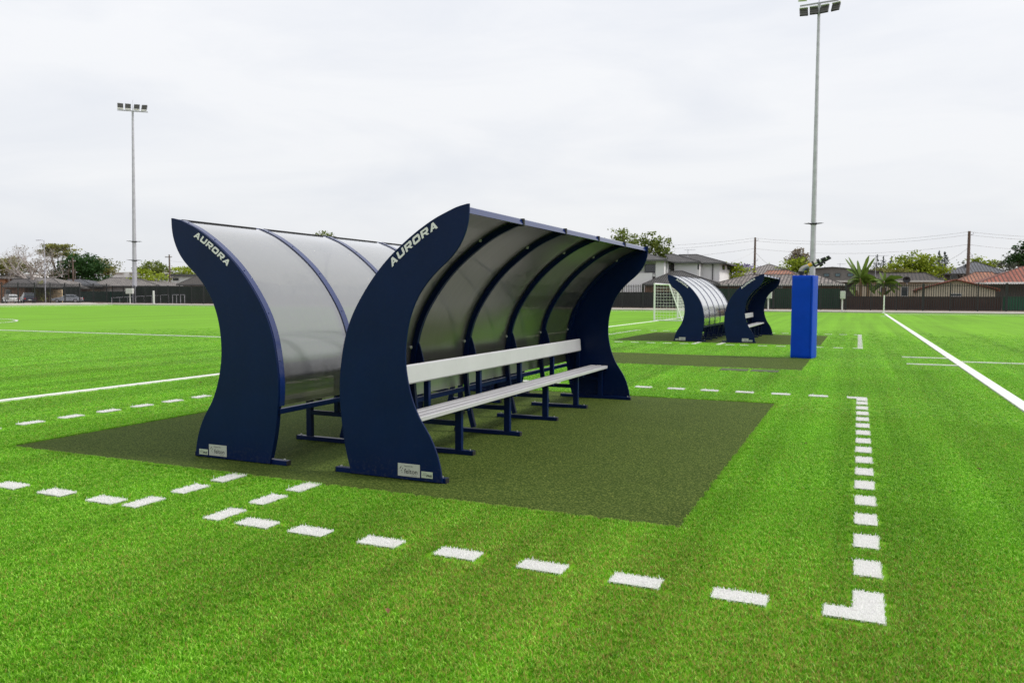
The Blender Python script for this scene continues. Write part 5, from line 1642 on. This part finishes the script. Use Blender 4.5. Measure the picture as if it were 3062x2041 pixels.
def conifer(label, base, h, w, seed, n=1500, size=.5):
    rg = np.random.default_rng(seed)
    root = thing('conifer', label, 'tree', base)
    MB().tube([(0, 0, 0), (0, 0, h * .97)], [w * .08, .02], 6).build('trunk', M_BARK, root, smooth=True)
    v, f, t = [], [], []
    L_ = 13
    for i in range(L_):
        q = i / (L_ - 1); z = h * (.12 + .86 * q); r_ = w * .5 * (1 - q) ** .75 + .12
        for k in range(5):
            a = rg.uniform(0, 6.283)
            leaf_cloud(v, f, t, (math.cos(a) * r_ * .66, math.sin(a) * r_ * .66, z - .1 * r_), (r_ * .62, r_ * .62, h * .04), max(8, int(n / L_ / 5 * (1.4 - q))), size * (1 - .4 * q), rg, 3)
    crown_object(v, f, t, LEAF['pine'], root)
    return root

Y_ = 112
tree('olive-leaved spreading tree at the far left edge', (-172.60, 115, .17),
     [(*(-175.24, 115, 7.83), 3.2, 3, 2.0), (*(-171.81, 115, 8.31), 3.4, 3, 1.7), (*(-169.07, 115, 7.39), 2.4, 2.5, 1.6), (*(-173.60, 115, 6.55), 3.5, 2.5, 1.6)], 'olive', 2600, .55, 1, .4)
bare_tree('tall bare pale-branched tree behind the slim street light', (-155.60, 108, .17), 12.06 - .17, 3, .42, .75, 4, 'brown')
tree('flat-topped olive tree with open crown behind the slim street light', (-161.44, 118, .17),
     [(*(-163.27, 118, 11.47), 2.6, 2.2, 1.6), (*(-160.87, 118, 11.93), 3.2, 2.4, 1.1), (*(-158.14, 118, 11.00), 2.6, 2.2, 1.5), (*(-156.70, 118, 10.03), 1.5, 1.6, 1.0), (*(-163.33, 118, 10.22), 1.8, 1.6, 1.0)], 'olive', 2300, .5, 4, .30, flat=.7)
tree('brownish thinning tree between the bare tree and the dark tree', (-156.68, 113, .17),
     [(*(-158.08, 113, 7.56), 3.4, 2.4, 3.0), (*(-155.49, 113, 7.17), 3.2, 2.4, 2.6), (*(-159.73, 113, 6.16), 2.6, 2.2, 1.8)], 'brown', 800, .40, 5, .2, bark=M_GBARK)
tree('large dense dark green tree on the left', (-151.42, 116, .17),
     [(*(-151.77, 116, 7.58), 4.2, 3.4, 2.8), (*(-148.23, 116, 7.19), 4.4, 3.4, 2.9), (*(-154.92, 116, 6.41), 4.0, 3.0, 2.6), (*(-146.27, 116, 5.91), 3.2, 3.0, 2.8), (*(-150.21, 116, 8.27), 2.8, 2.6, 1.9), (*(-157.07, 116, 5.28), 2.6, 2.5, 1.8), (*(-150.33, 116, 5.45), 4.5, 3, 2.2)], 'dark', 5200, .60, 6, .5)
tree('thin olive-brown tree right of the large dark tree', (-155.95, 126, .17),
     [(*(-156.44, 126, 7.99), 3.6, 2.6, 2.6), (*(-154.54, 126, 7.44), 2.6, 2.4, 2.2), (*(-157.90, 126, 9.15), 2.4, 2.0, .9), (*(-155.42, 126, 6.70), 4.0, 2.4, 1.6)], 'olive', 1500, .5, 7, .25)
tree('rounded lime and brown tree above the white house on the left', (-147.96, 132, .17),
     [(*(-147.86, 132, 7.57), 3.8, 3.0, 1.9), (*(-149.25, 132, 6.81), 2.8, 2.6, 1.5), (*(-146.22, 132, 6.79), 2.8, 2.6, 1.5)], 'mid', 1700, .55, 8, .3)
tree('bright lime bush in front of the white flat-roofed building', (-126.63, 112, .17),
     [(*(-127.30, 112, 4.93), 3.0, 2.4, 1.6), (*(-125.35, 112, 4.47), 2.8, 2.4, 1.5), (*(-128.77, 112, 4.22), 2.2, 2.0, 1.1)], 'lime', 1500, .5, 9, .2)
tree('low lime hedge-like tree beyond the power pole, left of the shelters', (-158.18, 150, .17),
     [(*(-160.44, 150, 7.26), 3.6, 2.6, 1.2), (*(-158.13, 150, 7.41), 4.0, 2.6, 1.3), (*(-155.86, 150, 7.14), 3.4, 2.6, 1.1)], 'lime', 1300, .55, 10, .25)
tree('small dark shrub against the house by the slim street light', (-134.31, 95, .17), [(*(-134.08, 95, 2.27), 1.5, 1.2, 1.3), (*(-134.59, 95, 2.87), 1.0, 1.0, .9), (*(-133.77, 95, 1.32), 1.2, 1.0, 1.0)], 'olive', 700, .35, 11, .1, name='shrub')
tree('leafy treetop showing over the left shelter roof', (-94.48, 125, .17),
     [(*(-95.71, 125, 13.29), 1.6, 1.4, .9), (*(-93.19, 125, 13.09), 1.5, 1.4, .9), (*(-94.38, 125, 12.03), 3.6, 2.6, 2.0)], 'mid', 900, .5, 12, .3)
tree('open yellow-green tree behind the white two-storey house', (-31.85, 124, .17),
     [(*(-35.70, 124, 11.58), 1.9, 1.6, 1.1), (*(-36.64, 124, 10.42), 1.9, 1.6, 1.1), (*(-34.13, 124, 10.36), 2.3, 1.8, 1.2), (*(-32.74, 124, 9.36), 2.6, 2.0, 1.6), (*(-31.07, 124, 11.02), .95, .9, 1.5), (*(-30.40, 124, 9.42), 2.2, 1.8, 1.6), (*(-28.79, 124, 9.54), 1.5, 1.5, 2.0), (*(-28.40, 124, 8.48), 1.9, 1.6, 1.4), (*(-35.22, 124, 9.15), 2.6, 2, 1.5), (*(-30.01, 124, 8.24), 2.6, 2, 1.2)], 'mid', 3000, .50, 13, .3, clumps=14)
tree('green bush beside the right end of the white house', (-16.71, 120, .17),
     [(*(-17.11, 120, 5.25), 1.7, 1.5, 1.3), (*(-16.14, 120, 5.04), 2.0, 1.6, .9), (*(-16.95, 120, 4.56), 2.2, 1.6, 1.2), (*(-16.88, 120, 5.84), .9, .9, .8)], 'lime', 900, .42, 14, .12)
tree('lilac flowering tree between the white house and the grey pyramid roof', (-21.65, 165, .17),
     [(*(-23.80, 165, 7.34), 2.6, 2, 1.1), (*(-22.02, 165, 7.46), 3.6, 2.4, 1.1), (*(-20.51, 165, 7.11), 2.4, 2, .9)], 'purple', 900, .55, 15, .25)
tree('bright green bush behind the water cannon', (-10.48, 140, .17),
     [(*(-11.32, 140, 6.44), 3.0, 2.2, 1.3), (*(-9.84, 140, 6.70), 3.0, 2.2, 1.5), (*(-8.92, 140, 5.97), 2.4, 2.2, 1.3), (*(-8.13, 140, 5.57), 2.0, 2, 1.0)], 'lime', 1500, .5, 16, .2)
tree('sparse brown gum tree beside the right floodlight pole', (-11.01, 170, .17),
     [(*(-11.54, 170, 9.81), 1.9, 1.7, 1.6), (*(-10.98, 170, 10.54), 1.7, 1.5, 1.1), (*(-12.16, 170, 8.80), 1.9, 1.6, 1.3), (*(-10.57, 170, 9.12), 2.0, 1.7, 1.5), (*(-9.73, 170, 8.57), 1.6, 1.4, 1.6), (*(-11.32, 170, 8.38), 2.4, 1.7, 1.3)], 'brown', 1500, .5, 17, .25, bark=M_GBARK, clumps=16)
conifer('dark narrow conifer behind the roof aerial, leftmost of the row of three', (3.21, 175, .17), 9.86 - .17, 4.4, 18)
conifer('dark narrow conifer in the middle of the row of three', (4.51, 178, .17), 9.64 - .17, 4.0, 19)
conifer('dark narrow conifer on the right of the row of three', (6.02, 181, .17), 9.81 - .17, 3.6, 20)
conifer('left of the two tall dark conifers behind the lime tree', (12.21, 150, .17), 9.08 - .17, 4.2, 21, 2200)
conifer('right of the two tall dark conifers behind the lime tree', (13.22, 152, .17), 9.11 - .17, 3.8, 22, 2200)
tree('big bright lime tree behind the brown-tiled house', (7.80, 135, .17),
     [(*(6.11, 135, 6.85), 2.2, 2, 1.1), (*(7.25, 135, 7.19), 2.4, 2, 1.2), (*(8.47, 135, 7.32), 2.2, 2, 1.3), (*(8.18, 135, 6.31), 3.0, 2.2, 1.4), (*(9.98, 135, 6.54), 2.3, 2, 1.5), (*(10.46, 135, 5.52), 2.2, 2, 1.9), (*(9.12, 135, 5.44), 3.0, 2.2, 1.5), (*(6.83, 135, 5.66), 3.0, 2.2, 1.3), (*(5.30, 135, 5.98), 1.5, 1.5, .8), (*(4.37, 135, 5.94), 1.3, 1.3, .7), (*(7.77, 135, 4.94), 4, 2.2, 1.3)], 'lime', 4200, .46, 23, .35, clumps=12)
tree('darker shrubby tree with reddish base left of the big lime tree', (3.71, 130, .17),
     [(*(2.32, 130, 5.46), 2.2, 1.8, .6), (*(3.69, 130, 5.24), 2.6, 2, .6), (*(5.26, 130, 5.18), 2.6, 2, .7)], 'olive', 1000, .42, 24, .15)
tree('yellow-green treetop behind the slate roof', (20.79, 165, .17), [(*(19.70, 165, 8.13), 1.6, 1.5, .9), (*(20.77, 165, 7.75), 2.2, 1.6, .8), (*(21.82, 165, 7.38), 1.6, 1.5, .7)], 'lime', 700, .5, 25, .2)
bare_tree('small leafless tree right of the slate roof', (22.32, 168, .17), 8.52 - .17, 26, .18, .6, 3)
tree('grey-green sparse tree near the right edge', (24.19, 160, .17), [(*(23.66, 160, 7.29), 1.9, 1.6, 1.2), (*(24.49, 160, 7.74), 1.8, 1.6, 1.3), (*(24.32, 160, 6.93), 2.4, 1.8, 1.0)], 'haze', 800, .5, 27, .22, bark=M_GBARK)
tree('dark glossy tree cut by the right edge', (22.22, 135, .17), [(*(21.69, 135, 8.23), 1.7, 1.6, 1.3), (*(21.39, 135, 7.36), 1.5, 1.5, 1.1), (*(22.29, 135, 7.59), 2.2, 1.8, 2.0), (*(21.63, 135, 6.49), 2.3, 1.8, 1.2), (*(22.86, 135, 6.61), 2.4, 2, 2.2)], 'dark', 1700, .5, 28, .3, clumps=14)
# far wooded skyline, read as one mass
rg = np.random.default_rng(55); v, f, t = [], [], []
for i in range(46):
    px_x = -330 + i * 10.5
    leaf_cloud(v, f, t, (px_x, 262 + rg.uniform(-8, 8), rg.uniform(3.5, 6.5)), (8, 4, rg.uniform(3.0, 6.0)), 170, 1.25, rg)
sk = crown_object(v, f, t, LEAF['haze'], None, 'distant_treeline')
stuff(sk); tag(sk, 'hazy line of distant trees above the rooftops on the left', 'treeline')

# banana plants
def banana(label, base, leaves, trunks, seed):
    rg = np.random.default_rng(seed)
    root = thing('banana_plant', label, 'banana plant', base)
    for (x, h) in trunks:
        MB().tube([(x, 0, 0), (x + .05, 0, h * .5), (x, 0, h)], [.24, .19, .12], 8).build('stem', mat('banana_stem', (.20, .13, .07), rough=.9, noise=.3, nscale=3), root, smooth=True)
    x_c, z_c = trunks[0][0], trunks[0][1]
    leaves = list(leaves)
    for q in range(12):
        sgn_ = -1 if q % 2 else 1; r_ = rg.uniform(.8, 1.7)
        leaves.append((x_c, z_c - rg.uniform(0, .5), x_c + sgn_ * r_, z_c + rg.uniform(-.9, .7), rg.uniform(.22, .36), rg.uniform(.3, 1.0), rg.uniform(-1.0, 1.0)))
    for (x0, z0, x1, z1, w, droop, yo) in leaves:
        a = Vector((x0, 0, z0)); b = Vector((x1, yo, z1)); n = 9
        v, f, t = [], [], []
        side = (b - a).cross(Vector((0, 1, 0))).normalized(); side = (side * .55 + Vector((0, -.8, 0))).normalized()
        tone = rg.uniform(.3, 1)
        for i in range(n + 1):
            q = i / n
            p = a.lerp(b, q) + Vector((0, 0, -droop * q * q + droop * q * .35))
            ww = w * (math.sin(math.pi * min(1, .06 + q * .93)) ** .55) * (1 if q < .98 else .3) * rg.uniform(.86, 1.08)
            up_ = Vector((0, 0, .22 * ww))
            v += [tuple(p - side * ww + up_ * .3), tuple(p), tuple(p + side * ww + up_)]
            t += [tone * .8, tone, tone * .9]
        for i in range(n):
            for k in (0, 1):
                o = i * 3 + k; f.append((o, o + 3, o + 4, o + 1))
        crown_object(v, f, t, LEAF['banana'], root, 'leaf')
    return root
bx, bz = 0.16, .17
def leafset(c, pts):
    return [(x0 - c, z0 - .17, x1 - c, z1 - .17, w, d, yo) for (x0, z0, x1, z1, w, d, yo) in pts]
banana('large banana plant with tall upright leaves behind the fence', (bx, 101, .17), leafset(bx, [
    (0.14, 3.65, -1.57, 6.14, .26, 0, .3), (0.14, 3.65, -1.21, 6.29, .28, 0, -.4),
    (0.14, 3.84, -0.23, 5.96, .36, .1, .2), (0.21, 3.84, 1.01, 6.45, .38, 0, -.2),
    (0.28, 3.84, 1.66, 6.20, .26, 0, .3), (0.07, 3.85, -1.43, 5.19, .34, .5, -.6),
    (0.28, 3.77, 1.89, 4.22, .40, .8, -.5), (0.07, 3.53, -1.18, 3.77, .32, .6, -.3),
    (0.14, 3.45, -1.01, 2.75, .30, .5, .3), (0.28, 3.53, 1.57, 3.21, .34, .9, -.4),
    (0.35, 3.26, 1.80, 2.28, .34, .6, .3), (0.14, 3.65, 0.60, 3.06, .16, .4, -.5),
    (0.60, 3.84, 0.97, 5.20, .34, .3, -.3), (-0.27, 1.69, -0.58, 2.99, .32, .1, -.3), (-0.42, 1.69, -1.08, 2.83, .30, .2, .2)]),
    [(0, 3.77 - .17), (.8, 3.53 - .17), (-.35, 2.2)], 31)
bx2 = 2.63
banana('smaller banana plant with arching leaves right of the large one', (bx2, 100.5, .17), leafset(bx2, [
    (2.61, 3.36, 2.15, 4.52, .22, 0, .2), (2.68, 3.43, 2.75, 4.43, .28, 0, -.2),
    (2.75, 3.36, 3.59, 4.23, .26, .2, .3), (2.75, 3.43, 4.62, 4.15, .38, .5, -.4),
    (2.75, 3.36, 4.55, 3.42, .38, 1.0, .3), (2.54, 3.36, 1.05, 3.83, .36, .8, -.3),
    (2.54, 3.24, 1.26, 2.59, .34, .6, .2), (2.75, 3.24, 3.89, 2.35, .30, .7, -.4),
    (2.68, 1.70, 3.39, 2.51, .26, .1, -.3), (2.56, 1.70, 2.00, 2.35, .26, .1, .2), (2.61, 3.36, 2.59, 2.66, .16, .1, -.5)]),
    [(0, 3.36 - .17)], 32)
